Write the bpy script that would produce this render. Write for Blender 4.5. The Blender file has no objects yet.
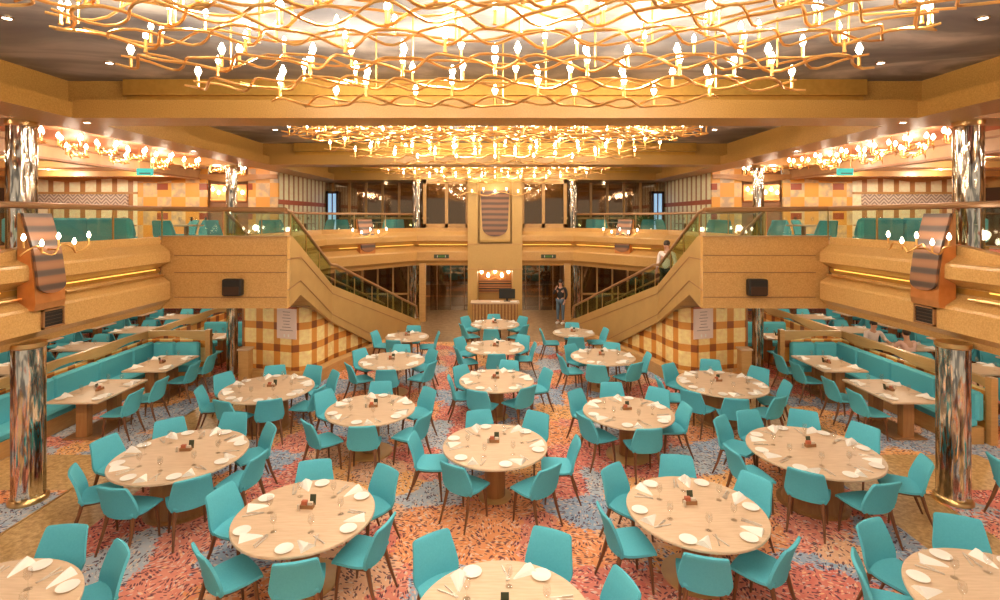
import bpy, bmesh, math, random
from itertools import combinations
from mathutils import Vector, Matrix
random.seed(7)
PI = math.pi
sc = bpy.context.scene
COL = sc.collection
EZ = 4.05                                   # eye height

# ------------------------------------------------------------------ camera, world, exposure
cd = bpy.data.cameras.new('camera'); cam = bpy.data.objects.new('camera', cd); COL.objects.link(cam)
cam.location = (0, 0, EZ); cam.rotation_euler = (PI/2, 0, 0)
cd.sensor_width = 36; cd.lens = 18.72; cd.shift_x = 0.005; cd.shift_y = -0.082; cd.clip_start = 0.05
sc.camera = cam
w = bpy.data.worlds.new('world'); sc.world = w; w.use_nodes = True
w.node_tree.nodes['Background'].inputs[0].default_value = (1.0, 0.84, 0.66, 1)
w.node_tree.nodes['Background'].inputs[1].default_value = 0.55
vs = sc.view_settings
vs.view_transform = 'Standard'; vs.look = 'None'; vs.gamma = 1; vs.use_curve_mapping = False
vs.exposure = -0.06
sc.cycles.use_denoising = True
sc.cycles.sample_clamp_indirect = 6
sc.cycles.max_bounces = 8
sc.cycles.caustics_reflective = False
sc.cycles.caustics_refractive = False
WARM = (1.0, 0.85, 0.66)
P_BIG, P_SIDE, P_LOW, P_SCONCE = 52.0, 36.0, 54.0, 6.0

def lamp(x, y, z, watts, r=0.06, col=WARM):
    l = bpy.data.lights.new('lamp_light', 'POINT'); l.energy = watts; l.shadow_soft_size = r; l.color = col
    o = bpy.data.objects.new('lamp_light', l); o.location = (x, y, z); COL.objects.link(o); return o

# ------------------------------------------------------------------ materials
M = {}
def mat(name, col, rough=0.5, metal=0.0, spec=0.5):
    m = bpy.data.materials.new(name); m.use_nodes = True
    b = m.node_tree.nodes['Principled BSDF']
    b.inputs['Base Color'].default_value = (*col, 1); b.inputs['Roughness'].default_value = rough
    b.inputs['Metallic'].default_value = metal; b.inputs['Specular IOR Level'].default_value = spec
    M[name] = m; return m
def nn(m, t, **kw):
    n = m.node_tree.nodes.new(t)
    for k, v in kw.items():
        if k.startswith('i_'): n.inputs[k[2:].replace('_', ' ')].default_value = v
        else: setattr(n, k, v)
    return n
def ln(m, a, ai, b, bi): m.node_tree.links.new(a.outputs[ai], b.inputs[bi])
def bsdf(m): return m.node_tree.nodes['Principled BSDF']
def math_n(m, op, a, b=None):
    n = nn(m, 'ShaderNodeMath', operation=op)
    for i, v in enumerate((a, b)):
        if v is None: continue
        if isinstance(v, (int, float)): n.inputs[i].default_value = v
        else: m.node_tree.links.new(v, n.inputs[i])
    return n.outputs[0]
def mixc(m, fac, a, b, mode='MIX'):
    n = nn(m, 'ShaderNodeMix', data_type='RGBA', blend_type=mode)
    for i, v in ((0, fac), (6, a), (7, b)):
        if isinstance(v, (int, float)): n.inputs[i].default_value = v
        elif isinstance(v, tuple): n.inputs[i].default_value = (*v, 1)
        else: m.node_tree.links.new(v, n.inputs[i])
    return n.outputs[2]
def coord(m, which='Object', scale=(1, 1, 1)):
    t = nn(m, 'ShaderNodeTexCoord'); mp = nn(m, 'ShaderNodeMapping'); mp.inputs['Scale'].default_value = scale
    ln(m, t, which, mp, 'Vector'); return mp.outputs[0]
def noise(m, vec, scale, detail=3, rough=.5, dist=0):
    n = nn(m, 'ShaderNodeTexNoise'); n.inputs['Scale'].default_value = scale; n.inputs['Detail'].default_value = detail
    n.inputs['Roughness'].default_value = rough; n.inputs['Distortion'].default_value = dist
    m.node_tree.links.new(vec, n.inputs['Vector']); return n
def ramp(m, fac, stops, interp='LINEAR'):
    r = nn(m, 'ShaderNodeValToRGB'); r.color_ramp.interpolation = interp
    e = r.color_ramp.elements
    while len(e) < len(stops): e.new(0.5)
    for el, (p, c) in zip(e, stops): el.position = p; el.color = (*c, 1)
    m.node_tree.links.new(fac, r.inputs[0]); return r.outputs[0]
def setc(m, out): m.node_tree.links.new(out, bsdf(m).inputs['Base Color'])
def bump(m, h, strength=.2, dist=.02):
    b = nn(m, 'ShaderNodeBump'); b.inputs['Strength'].default_value = strength; b.inputs['Distance'].default_value = dist
    m.node_tree.links.new(h, b.inputs['Height']); m.node_tree.links.new(b.outputs[0], bsdf(m).inputs['Normal'])
def noisy(name, c0, c1, scale, rough=.5, metal=0, stretch=(1, 1, 1), detail=4, spec=.5):
    m = mat(name, c0, rough, metal, spec)
    n = noise(m, coord(m, 'Object', stretch), scale, detail)
    setc(m, ramp(m, n.outputs[0], [(.3, c0), (.7, c1)])); return m
def emis(name, col, strength, sampling='NONE'):
    m = mat(name, col, .5); b = bsdf(m)
    b.inputs['Emission Color'].default_value = (*col, 1); b.inputs['Emission Strength'].default_value = strength
    m.cycles.emission_sampling = sampling; return m

noisy('teal', (.095, .45, .56), (.11, .49, .60), 60, .75, spec=.25)
noisy('leg_wood', (.13, .045, .014), (.19, .07, .024), 9, .45, stretch=(3, 3, .4))
noisy('oak', (.58, .41, .265), (.68, .50, .345), 5, .42, stretch=(1, 9, 1))
noisy('oak_edge', (.60, .40, .22), (.66, .45, .26), 5, .45)
noisy('pedestal', (.30, .13, .042), (.38, .18, .06), 4, .45, stretch=(6, 6, .6))
noisy('stone', (.53, .285, .088), (.68, .395, .142), 45, .26, detail=5)
noisy('stone_smooth', (.55, .335, .105), (.59, .365, .12), 30, .4)
noisy('beam', (.40, .20, .042), (.54, .295, .075), 55, .38, detail=5)
noisy('beam_gold', (.50, .27, .05), (.58, .32, .065), 12, .35, metal=.5)
noisy('soffit', (.42, .25, .11), (.48, .29, .13), 4, .35)
noisy('wood_tan', (.50, .27, .09), (.58, .33, .12), 5, .4, stretch=(1, 1, 6))
noisy('wood_brown', (.26, .12, .045), (.34, .16, .06), 6, .42, stretch=(1, 1, 8))
noisy('partition', (.46, .29, .11), (.52, .33, .13), 5, .42, stretch=(1, 1, 6))
noisy('stair_side', (.43, .255, .085), (.48, .29, .10), 3, .4)
noisy('copper', (.70, .30, .10), (.80, .37, .14), 8, .3, metal=.75)
mat('gold', (.86, .50, .17), .34, 1.0)
mat('brass', (.75, .50, .22), .28, 1.0)
mat('rail', (.36, .19, .08), .3, .25)
mat('chrome', (.85, .83, .80), .12, 1.0)
mat('black', (.012, .011, .010), .5)
mat('dark_brown', (.05, .022, .010), .4)
mat('white', (.86, .83, .78), .35)
mat('napkin', (.88, .85, .80), .8)
mat('steel', (.66, .60, .53), .35, .55)
mat('brick_red', (.45, .12, .06), .6)
mat('card', (.62, .52, .42), .6)
mat('green_dark', (.05, .06, .03), .5)
mat('paper_pink', (.84, .66, .60), .7)
mat('ink', (.22, .14, .12), .7)
mat('skin', (.60, .33, .22), .55)
mat('hair', (.025, .014, .010), .5)
mat('shirt_black', (.02, .02, .024), .8)
mat('shirt_white', (.82, .72, .68), .8)
mat('shirt_pink', (.78, .50, .42), .8)
mat('jeans', (.10, .16, .22), .85)
mat('leaf', (.07, .17, .03), .6)
emis('bulb', (1.0, .86, .62), 14)
emis('bulb_small', (1.0, .84, .62), 11)
emis('downlight', (1.0, .93, .82), 14)
emis('cove', (1.0, .58, .11), 1.7, 'AUTO')
emis('exit_green', (.02, .34, .32), .9)
emis('blue_pane', (.40, .68, 1.0), .7)
emis('lit_pane', (1.0, .72, .40), 1.6)

# striped dark / copper wood for the sconces
m = mat('shield_wood', (.3, .15, .08), .35)
wv = nn(m, 'ShaderNodeTexWave', wave_type='BANDS', bands_direction='Z'); m.node_tree.links.new(coord(m, 'Object'), wv.inputs['Vector'])
wv.inputs['Scale'].default_value = 1.45; wv.inputs['Distortion'].default_value = 1.2; wv.inputs['Detail'].default_value = 2; wv.inputs['Detail Scale'].default_value = .6
setc(m, ramp(m, wv.outputs[1], [(.0, (.075, .048, .040)), (.25, (.10, .065, .05)), (.5, (.26, .11, .055)), (1, (.32, .145, .07))]))
m = mat('shield_dark', (.1, .05, .03), .4)
wv = nn(m, 'ShaderNodeTexWave', wave_type='BANDS', bands_direction='Z'); m.node_tree.links.new(coord(m, 'Object'), wv.inputs['Vector'])
wv.inputs['Scale'].default_value = 1.5; wv.inputs['Distortion'].default_value = .5
setc(m, ramp(m, wv.outputs[1], [(.0, (.07, .035, .022)), (.3, (.10, .05, .03)), (.6, (.20, .085, .04)), (1, (.24, .105, .05))]))
# glass
m = mat('rail_glass', (.8, .9, .85), .02)
nt = m.node_tree; out = nt.nodes['Material Output']
tr = nn(m, 'ShaderNodeBsdfTransparent'); tr.inputs[0].default_value = (.86, .93, .85, 1)
gl = nn(m, 'ShaderNodeBsdfGlossy'); gl.inputs[0].default_value = (1, 1, 1, 1); gl.inputs['Roughness'].default_value = .03
mx = nn(m, 'ShaderNodeMixShader'); mx.inputs[0].default_value = .07; ln(m, tr, 0, mx, 1); ln(m, gl, 0, mx, 2); ln(m, mx, 0, out, 0)
m = mat('stair_glass', (.6, .8, .6), .02)
nt = m.node_tree; out = nt.nodes['Material Output']
tr = nn(m, 'ShaderNodeBsdfTransparent'); tr.inputs[0].default_value = (.74, .84, .70, 1)
gl = nn(m, 'ShaderNodeBsdfGlossy'); gl.inputs[0].default_value = (.8, 1, .85, 1); gl.inputs['Roughness'].default_value = .05
mx = nn(m, 'ShaderNodeMixShader'); mx.inputs[0].default_value = .10; ln(m, tr, 0, mx, 1); ln(m, gl, 0, mx, 2); ln(m, mx, 0, out, 0)
m = mat('window_glass', (.3, .3, .3), .02)
nt = m.node_tree; out = nt.nodes['Material Output']
tr = nn(m, 'ShaderNodeBsdfTransparent'); tr.inputs[0].default_value = (.62, .56, .48, 1)
gl = nn(m, 'ShaderNodeBsdfGlossy'); gl.inputs[0].default_value = (1, .80, .58, 1); gl.inputs['Roughness'].default_value = .04
mx = nn(m, 'ShaderNodeMixShader'); mx.inputs[0].default_value = .16; ln(m, tr, 0, mx, 1); ln(m, gl, 0, mx, 2); ln(m, mx, 0, out, 0)
m = mat('wine_glass', (1, 1, 1), .02)
nt = m.node_tree; out = nt.nodes['Material Output']
tr = nn(m, 'ShaderNodeBsdfTransparent'); tr.inputs[0].default_value = (.985, .98, .975, 1)
gl = nn(m, 'ShaderNodeBsdfGlossy'); gl.inputs['Roughness'].default_value = .05
mx = nn(m, 'ShaderNodeMixShader'); mx.inputs[0].default_value = .07; ln(m, tr, 0, mx, 1); ln(m, gl, 0, mx, 2); ln(m, mx, 0, out, 0)
# mirrored column cladding: dappled chrome
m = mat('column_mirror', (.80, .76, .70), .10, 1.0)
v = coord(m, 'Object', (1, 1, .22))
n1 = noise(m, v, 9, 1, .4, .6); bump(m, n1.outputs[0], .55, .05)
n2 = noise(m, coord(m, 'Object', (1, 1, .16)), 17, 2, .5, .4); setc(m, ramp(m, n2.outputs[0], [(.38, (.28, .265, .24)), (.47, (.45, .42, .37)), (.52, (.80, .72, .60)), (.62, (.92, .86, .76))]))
# grey ceiling with painted clouds
m = mat('cloud_ceiling', (.3, .3, .3), .45)
v = coord(m, 'Object', (.55, 1.1, 1)); n1 = noise(m, v, .8, 6, .55, .8)
setc(m, ramp(m, n1.outputs[0], [(.34, (.13, .13, .15)), (.52, (.26, .25, .255)), (.68, (.70, .64, .60))]))
mat('red_ceiling', (.62, .20, .085), .5)
# carpet: soft-edged patches strewn with short strokes
m = mat('carpet', (.5, .2, .1), .95, spec=.1)
base = coord(m, 'Object')
def warp(vec, sc_, amt):
    d = noise(m, vec, sc_, 3, .6); q = nn(m, 'ShaderNodeMix', data_type='RGBA', blend_type='LINEAR_LIGHT'); q.inputs[0].default_value = amt
    m.node_tree.links.new(vec, q.inputs[6]); m.node_tree.links.new(d.outputs[1], q.inputs[7]); return q.outputs[2]
pv = warp(warp(base, 2.2, .22), 13, .20)
vo = nn(m, 'ShaderNodeTexVoronoi', feature='F1'); vo.inputs['Scale'].default_value = 1.15; m.node_tree.links.new(pv, vo.inputs['Vector'])
sp = nn(m, 'ShaderNodeSeparateColor'); ln(m, vo, 'Color', sp, 0)
patch = ramp(m, sp.outputs[0], [(0, (.78, .26, .07)), (.17, (.66, .12, .10)), (.34, (.84, .40, .10)), (.48, (.17, .38, .60)), (.64, (.70, .18, .13)), (.76, (.32, .48, .62)), (.88, (.76, .42, .25))], 'CONSTANT')
n3 = noise(m, base, 9, 4); patch2 = mixc(m, math_n(m, 'MULTIPLY', n3.outputs[0], .5), patch, (.84, .54, .40))
vc = nn(m, 'ShaderNodeTexVoronoi', feature='F1'); vc.inputs['Scale'].default_value = 5.5; m.node_tree.links.new(base, vc.inputs['Vector'])
sc_ = nn(m, 'ShaderNodeSeparateColor'); ln(m, vc, 'Color', sc_, 0)
vr = nn(m, 'ShaderNodeVectorRotate', rotation_type='Z_AXIS'); m.node_tree.links.new(base, vr.inputs['Vector']); m.node_tree.links.new(math_n(m, 'MULTIPLY', sc_.outputs[1], 6.28), vr.inputs['Angle'])
mp = nn(m, 'ShaderNodeMapping'); mp.inputs['Scale'].default_value = (39, 13, 1); ln(m, vr, 0, mp, 'Vector')
v1 = nn(m, 'ShaderNodeTexVoronoi', feature='F1'); v1.inputs['Scale'].default_value = 1; ln(m, mp, 0, v1, 'Vector')
s2 = nn(m, 'ShaderNodeSeparateColor'); ln(m, v1, 'Color', s2, 0)
inside = math_n(m, 'LESS_THAN', v1.outputs[0], .44)
light = math_n(m, 'MULTIPLY', math_n(m, 'MULTIPLY', inside, math_n(m, 'LESS_THAN', s2.outputs[1], .40)), .65)
c1 = mixc(m, light, patch2, mixc(m, s2.outputs[2], (.95, .62, .34), (.72, .66, .62)))
dark = math_n(m, 'MULTIPLY', math_n(m, 'MULTIPLY', inside, math_n(m, 'GREATER_THAN', s2.outputs[1], .46)), .86)
c2 = mixc(m, dark, c1, mixc(m, s2.outputs[0], (.035, .03, .07), (.16, .05, .06)))
setc(m, c2)
# marble floor
m = mat('marble', (.5, .3, .12), .40, 0, .3)
n1 = noise(m, coord(m), 14, 8, .7); setc(m, ramp(m, n1.outputs[0], [(.35, (.36, .20, .065)), (.52, (.56, .345, .14)), (.68, (.72, .49, .24))]))
m = mat('marble_far', (.45, .3, .17), .2)
n1 = noise(m, coord(m), 6, 6, .6); setc(m, ramp(m, n1.outputs[0], [(.35, (.30, .185, .095)), (.65, (.40, .26, .14))]))

def plaid(name, pu, wu, pv, wv_, cream, stripe, dark, rough=.4, thin=.12, ou=0.0, ov=0.0):
    m = mat(name, cream, rough)
    uv = nn(m, 'ShaderNodeUVMap'); s = nn(m, 'ShaderNodeSeparateXYZ'); ln(m, uv, 0, s, 0)
    def band(o, p, wd, off):
        f = math_n(m, 'FRACT', math_n(m, 'ADD', math_n(m, 'DIVIDE', o, p), off)); return math_n(m, 'LESS_THAN', f, wd)
    a = band(s.outputs[0], pu, wu, ou); b = band(s.outputs[1], pv, wv_, ov)
    n = noise(m, uv.outputs[0], 9, 5)
    cr = ramp(m, n.outputs[0], [(.3, cream), (.7, tuple(min(1, c*1.35) for c in cream))])
    c = mixc(m, math_n(m, 'MULTIPLY', math_n(m, 'MAXIMUM', a, b), .92), cr, stripe)
    c = mixc(m, math_n(m, 'MULTIPLY', math_n(m, 'MULTIPLY', a, b), .9), c, dark)
    setc(m, c); return m
plaid('plaid', .52, .37, .54, .33, (.88, .62, .28), (.70, .27, .035), (.24, .06, .018), ou=.3, ov=.62)
plaid('plaid_up', .54, .32, 2.0, .0, (.95, .82, .55), (.45, .19, .05), (.2, .06, .02))
m = mat('tiles_up', (.7, .45, .2), .4)
uv = nn(m, 'ShaderNodeUVMap'); ck = nn(m, 'ShaderNodeTexChecker'); ck.inputs['Scale'].default_value = 2.1; ln(m, uv, 0, ck, 0)
n1 = noise(m, uv.outputs[0], 3.5, 3)
c = mixc(m, ck.outputs[1], (.82, .42, .08), ramp(m, n1.outputs[0], [(.4, (.58, .45, .30)), (.6, (.88, .64, .30))]))
s = nn(m, 'ShaderNodeSeparateXYZ'); ln(m, uv, 0, s, 0)
a = math_n(m, 'LESS_THAN', math_n(m, 'FRACT', math_n(m, 'DIVIDE', s.outputs[0], 1.43)), .26)
b = math_n(m, 'LESS_THAN', math_n(m, 'FRACT', math_n(m, 'DIVIDE', s.outputs[1], 1.0)), .22)
setc(m, mixc(m, math_n(m, 'MULTIPLY', a, b), c, (.36, .07, .02)))
m = mat('zigzag', (.6, .5, .42), .7)
uv = nn(m, 'ShaderNodeUVMap'); s = nn(m, 'ShaderNodeSeparateXYZ'); ln(m, uv, 0, s, 0)
tri = math_n(m, 'PINGPONG', s.outputs[0], .16); f = math_n(m, 'FRACT', math_n(m, 'DIVIDE', math_n(m, 'ADD', s.outputs[1], tri), .12))
setc(m, mixc(m, math_n(m, 'LESS_THAN', f, .5), (.72, .62, .52), (.34, .27, .24)))

# ------------------------------------------------------------------ mesh builder
class MB:
    def __init__(s): s.v = []; s.f = []; s.uv = {}
    def add(s, vs, fs):
        o = len(s.v); s.v += [tuple(p) for p in vs]; s.f += [tuple(i+o for i in f) for f in fs]; return s
    def box(s, x0, x1, y0, y1, z0, z1):
        return s.add([(x, y, z) for z in (z0, z1) for y in (y0, y1) for x in (x0, x1)],
                     [(0, 2, 3, 1), (4, 5, 7, 6), (0, 1, 5, 4), (2, 6, 7, 3), (0, 4, 6, 2), (1, 3, 7, 5)])
    def bevbox(s, x0, x1, y0, y1, z0, z1, b=.02):
        # a box whose long edges are chamfered all round
        def ring(z, i): return [(x0+i+b, y0+i, z), (x1-i-b, y0+i, z), (x1-i, y0+i+b, z), (x1-i, y1-i-b, z), (x1-i-b, y1-i, z), (x0+i+b, y1-i, z), (x0+i, y1-i-b, z), (x0+i, y0+i+b, z)]
        return s.loft([ring(z0, b), ring(z0+b, 0), ring(z1-b, 0), ring(z1, b)], True)
    def loft(s, secs, cap=False, closed=True):
        n = len(secs[0]); o = len(s.v); fs = []
        for q in secs: s.v += [tuple(p) for p in q]
        for i in range(len(secs)-1):
            for j in range(n if closed else n-1):
                k = (j+1) % n; fs.append((o+i*n+j, o+i*n+k, o+(i+1)*n+k, o+(i+1)*n+j))
        if cap: fs += [tuple(o+j for j in range(n)), tuple(o+(len(secs)-1)*n+j for j in range(n))]
        s.f += fs; return s
    def tube(s, pts, r, n=6, cap=True):
        pts = [Vector(p) for p in pts]; rs = r if isinstance(r, (list, tuple)) else [r]*len(pts); secs = []
        up = None
        for i, p in enumerate(pts):
            t = (pts[min(i+1, len(pts)-1)]-pts[max(i-1, 0)]).normalized()
            if up is None: up = Vector((0, 0, 1)) if abs(t.z) < .9 else Vector((0, 1, 0))
            a = t.cross(up); a.normalize(); b = a.cross(t)
            secs.append([p+(a*math.cos(2*PI*k/n)+b*math.sin(2*PI*k/n))*rs[i] for k in range(n)])
        return s.loft(secs, cap)
    def lathe(s, prof, n=24, c=(0, 0), cap=True):
        return s.loft([[(c[0]+r*math.cos(2*PI*k/n), c[1]+r*math.sin(2*PI*k/n), z) for k in range(n)] for r, z in prof], cap)
    def ellipsoid(s, c, rx, ry, rz, n=10, m=7):
        return s.loft([[(c[0]+rx*math.sin(PI*i/m)*math.cos(2*PI*k/n), c[1]+ry*math.sin(PI*i/m)*math.sin(2*PI*k/n), c[2]-rz*math.cos(PI*i/m)) for k in range(n)] for i in range(1, m)], True)
    def prism(s, poly, z0, z1):
        return s.loft([[(x, y, z0) for x, y in poly], [(x, y, z1) for x, y in poly]], True)
    def slab(s, poly, axis_vec):
        # a planar 3-D polygon given thickness along axis_vec
        a = Vector(axis_vec); return s.loft([[Vector(p) for p in poly], [Vector(p)+a for p in poly]], True)
    def mirror(s): s.v = [(-x, y, z) for x, y, z in s.v]; return s
    def build(s, name, m, parent=None, origin=(0, 0, 0), smooth=False, uvf=None, kind=None, side=1):
        me = bpy.data.meshes.new(name)
        me.from_pydata([((x*side-origin[0]), y-origin[1], z-origin[2]) for x, y, z in s.v], [], s.f)
        bm = bmesh.new(); bm.from_mesh(me); bmesh.ops.recalc_face_normals(bm, faces=bm.faces)
        if uvf:
            L = bm.loops.layers.uv.new('UVMap')
            for f in bm.faces:
                for l in f.loops: l[L].uv = uvf(l.vert.co.x+origin[0], l.vert.co.y+origin[1], l.vert.co.z+origin[2])
        if smooth:
            for f in bm.faces: f.smooth = True
            for e in bm.edges:
                if len(e.link_faces) == 2 and e.calc_face_angle(0) > .7: e.smooth = False
        bm.to_mesh(me); bm.free()
        me.materials.append(M[m] if isinstance(m, str) else m)
        o = bpy.data.objects.new(name, me); COL.objects.link(o)
        if parent is not None: o.parent = parent
        else: o.location = origin
        if kind: o['kind'] = kind
        return o

SEEN = {}
def tag(o, label, cat, group=None, kind='thing'):
    o['label'] = label; o['category'] = cat; o['kind'] = kind
    if group: o['group'] = group
    SEEN[label] = SEEN.get(label, 0)+1
    return o
def empty(name, loc, label, cat, group=None, rz=0, kind='thing'):
    o = bpy.data.objects.new(name, None); COL.objects.link(o); o.location = loc; o.rotation_euler = (0, 0, rz)
    o.empty_display_size = .1
    return tag(o, label, cat, group, kind)
def kids():
    d = {}
    for o in bpy.data.objects:
        if o.parent: d.setdefault(o.parent.name, []).append(o)
    return d
def dup(root, tree, loc, rz, label):
    """tree: nested list [(object, [(child, [])])] of the parts of root"""
    r = root.copy(); COL.objects.link(r); r.location = loc; r.rotation_euler = (0, 0, rz); r['label'] = label
    SEEN[label] = SEEN.get(label, 0)+1
    def rec(lst, p):
        for o, ch in lst:
            c = o.copy(); COL.objects.link(c); c.parent = p; rec(ch, c)
    rec(tree, r); return r
def structure(mb, name, m, **kw): return mb.build(name, m, kind='structure', **kw)
SIDE = {-1: 'left', 1: 'right'}

# ------------------------------------------------------------------ floors
def quad(x0, x1, y0, y1, z): return MB().box(x0, x1, y0, y1, z-.1, z)
structure(quad(-5.3, 5.3, 1.0, 17.0, 0), 'floor', 'carpet')
structure(quad(-5.3, 5.3, 17.0, 27.0, 0), 'floor_entry', 'marble_far')
for s in (-1, 1):
    structure(MB().box(s*5.3, s*6.33, 1.0, 12.6, -.1, 0), 'floor_marble_path_'+SIDE[s], 'marble')
    structure(MB().box(s*6.33, s*8.25, 7.74, 8.9, -.1, 0), 'floor_marble_cross_'+SIDE[s], 'marble')
    structure(MB().box(s*6.33, s*16.4, 1.0, 7.74, -.1, 0), 'floor_carpet_front_'+SIDE[s], 'carpet')
    structure(MB().box(s*6.33, s*16.4, 8.9, 27.0, -.1, 0).box(s*8.25, s*16.4, 7.74, 8.9, -.1, 0).box(s*5.3, s*6.33, 12.6, 27, -.1, 0), 'floor_carpet_side_'+SIDE[s], 'carpet')
    structure(MB().box(s*6.31, s*6.35, 1.0, 12.6, -.02, .004), 'trim_floor_strip_'+SIDE[s], 'brass')

# ------------------------------------------------------------------ upper deck slab and balcony fronts
F0, F1 = 3.15, 3.66      # upper floor, top of the balcony front
def sweep(path, prof, closed=False):
    """prof = [(offset to the right of the path, z)]"""
    mb = MB(); P = [Vector(p) for p in path]; secs = []
    for i, p in enumerate(P):
        ns = []
        for a, b in ((i-1, i), (i, i+1)):
            if a >= 0 and b < len(P):
                d = (P[b]-P[a]).normalized(); ns.append(Vector((d.y, -d.x)))
        n = sum(ns, Vector((0, 0))).normalized(); k = 1/max(.3, n.dot(ns[0]))
        secs.append([(p.x+n.x*o*k, p.y+n.y*o*k, z) for o, z in prof])
    return mb.loft(secs, True)
PROF = [(-.14, 3.66), (.02, 3.66), (.02, 3.52), (.20, 3.38), (.22, 3.34), (.22, 3.16), (-.02, 3.03), (-.04, 2.92), (.20, 2.76), (.22, 2.72), (.22, 2.40), (.10, 2.30), (.04, 2.19), (-.14, 2.19)]
for s in (-1, 1):
    # the long side front: the top dips towards the near end
    mb = MB(); secs = []
    for y, dz in ((4.6, -.16), (6.6, -.16), (7.0, -.13), (7.4, -.06), (7.75, -.01), (8.0, 0), (10.62, 0)):
        secs.append([((-6.85+o), y, z+(dz if z > 3.5 else dz*.0)) for o, z in PROF])
    mb.loft(secs, True)
    structure(mb, 'wall_balcony_'+SIDE[s], 'stone', side=-s, smooth=False)
    # flat front with grooves that carries the head of the staircase
    mb = MB().box(-6.87, -4.28, 10.70, 10.84, 2.19, 3.66)
    structure(mb, 'wall_stairhead_'+SIDE[s], 'stone', side=-s)
    mb = MB()
    for z in (3.28, 2.93, 2.42): mb.box(-6.6, -4.28, 10.692, 10.705, z-.008, z+.008)
    structure(mb, 'trim_stairhead_'+SIDE[s], 'wood_brown', side=-s)
    structure(MB().box(-6.9, -4.26, 10.66, 10.86, 3.66, 3.685), 'trim_stairhead_cap_'+SIDE[s], 'soffit', side=-s)
    # far fronts
    mb = sweep([(-5.75, 11.4), (-5.75, 17.2), (-3.15, 20.45), (-1.05, 20.45)], PROF)
    structure(mb, 'wall_balcony_far_'+SIDE[s], 'stone', side=-s)
    structure(sweep([(-6.85, 4.6), (-6.85, 10.65)], [(-.015, 2.94), (-.005, 3.02), (-.03, 3.02), (-.03, 2.94)]), 'trim_groove_'+SIDE[s], 'beam_gold', side=-s)
    structure(sweep([(-5.75, 11.4), (-5.75, 17.2), (-3.15, 20.45), (-1.05, 20.45)], [(-.015, 2.94), (-.005, 3.02), (-.03, 3.02), (-.03, 2.94)]), 'trim_groove_far_'+SIDE[s], 'beam_gold', side=-s)
    # slabs
    DECK = [(-16.4, 1.5), (-6.99, 1.5), (-6.99, 10.84), (-4.385, 10.84), (-4.385, 11.0), (-5.89, 11.0), (-5.89, 17.25), (-3.29, 20.59), (-1.0, 20.59), (-1.0, 27), (-16.4, 27)]
    _q = MB().prism(DECK, 2.95, F0); structure_src, structure_fc = _q.v, _q.f
    mb = MB().prism([(-16.4, 1.5), (-6.95, 1.5), (-6.95, 10.75), (-4.35, 10.75), (-4.35, 11.0), (-5.85, 11.0), (-5.85, 17.25), (-3.25, 20.5), (-1.0, 20.5), (-1.0, 27), (-16.4, 27)], 2.27, 2.95)
    structure(mb, 'ceiling_lower_'+SIDE[s], 'soffit', side=-s)
    mb = MB(); mb.v = list(structure_src); mb.f = list(structure_fc)
    structure(mb, 'floor_upper_'+SIDE[s], 'carpet', side=-s)
    # lit cove strip and its rail in the groove of the side front
    e = empty('cove_lamp', (s*6.8, 9.4, 2.95), 'long gold-lit strip lamp in the balcony groove, %s side' % SIDE[s], 'lamp', 'groove lamps of the balcony')
    MB().tube([(-6.855, 8.12, 3.005), (-6.855, 10.5, 3.005)], .010).build('lamp_tube', 'cove', e, (s*6.8, 9.4, 2.95), side=-s)
    MB().tube([(-6.70, 8.12, 2.90), (-6.70, 10.5, 2.90)], .02).build('rail', 'brass', e, (s*6.8, 9.4, 2.95), side=-s)
    mb2 = MB()
    for y in (8.3, 9.2, 10.2):
        MB().box(-6.87, -6.69, y-.012, y+.012, 2.885, 2.905).build('bracket', 'brass', e, (s*6.8, 9.4, 2.95), side=-s)
    e = empty('cove_lamp', (s*6.8, 6.2, 2.95), 'near strip lamp in the balcony groove before the sconce, %s side' % SIDE[s], 'lamp', 'groove lamps of the balcony')
    MB().tube([(-6.855, 4.8, 3.005), (-6.855, 7.2, 3.005)], .010).build('lamp_tube', 'cove', e, (s*6.8, 6.2, 2.95), side=-s)
    MB().tube([(-6.70, 4.8, 2.90), (-6.70, 7.35, 2.90)], .02).build('rail', 'brass', e, (s*6.8, 6.2, 2.95), side=-s)
    e = empty('cove_lamp', (s*4.2, 18.9, 2.95), 'far strip lamp in the slanting balcony groove, %s side' % SIDE[s], 'lamp', 'groove lamps of the balcony')
    MB().tube([(-5.3, 17.72, 3.005), (-3.2, 20.34, 3.005)], .010).build('lamp_tube', 'cove', e, (s*4.2, 18.9, 2.95), side=-s)
    e = empty('cove_lamp', (s*2.2, 20.4, 2.95), 'strip lamp in the groove over the entrance, %s side' % SIDE[s], 'lamp', 'groove lamps of the balcony')
    MB().tube([(-3.0, 20.44, 3.005), (-1.1, 20.44, 3.005)], .010).build('lamp_tube', 'cove', e, (s*2.2, 20.4, 2.95), side=-s)
    # speaker on the stair head, air vent on the side front
    X = s*(495-236)/520*10.7
    e = empty('wall_speaker', (X, 10.69, 2.64), 'black box speaker on the tan stair-head front, %s side' % SIDE[s], 'speaker', 'speakers on the stair heads')
    MB().bevbox(-.19, .19, -.20, -.03, -.17, .17, .02).build('cabinet', 'black', e)
    MB().box(-.165, .165, -.212, -.198, -.145, .02).build('grille', 'dark_brown', e)
    MB().box(-.06, .06, -.03, .0, -.08, .08).build('bracket', 'black', e)
    e = empty('air_vent', (s*6.62, 7.78 if s < 0 else 8.0, 2.56), 'small dark square vent on the balcony front under the sconce, %s side' % SIDE[s], 'vent', 'balcony vents')
    MB().box(-.01, .01, -.17, .17, -.125, .125).build('backing', 'black', e)
    mb = MB()
    mb.box(-.03, .03, -.19, .19, .115, .14).box(-.03, .03, -.19, .19, -.14, -.115).box(-.03, .03, -.19, -.165, -.14, .14).box(-.03, .03, .165, .19, -.14, .14)
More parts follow.
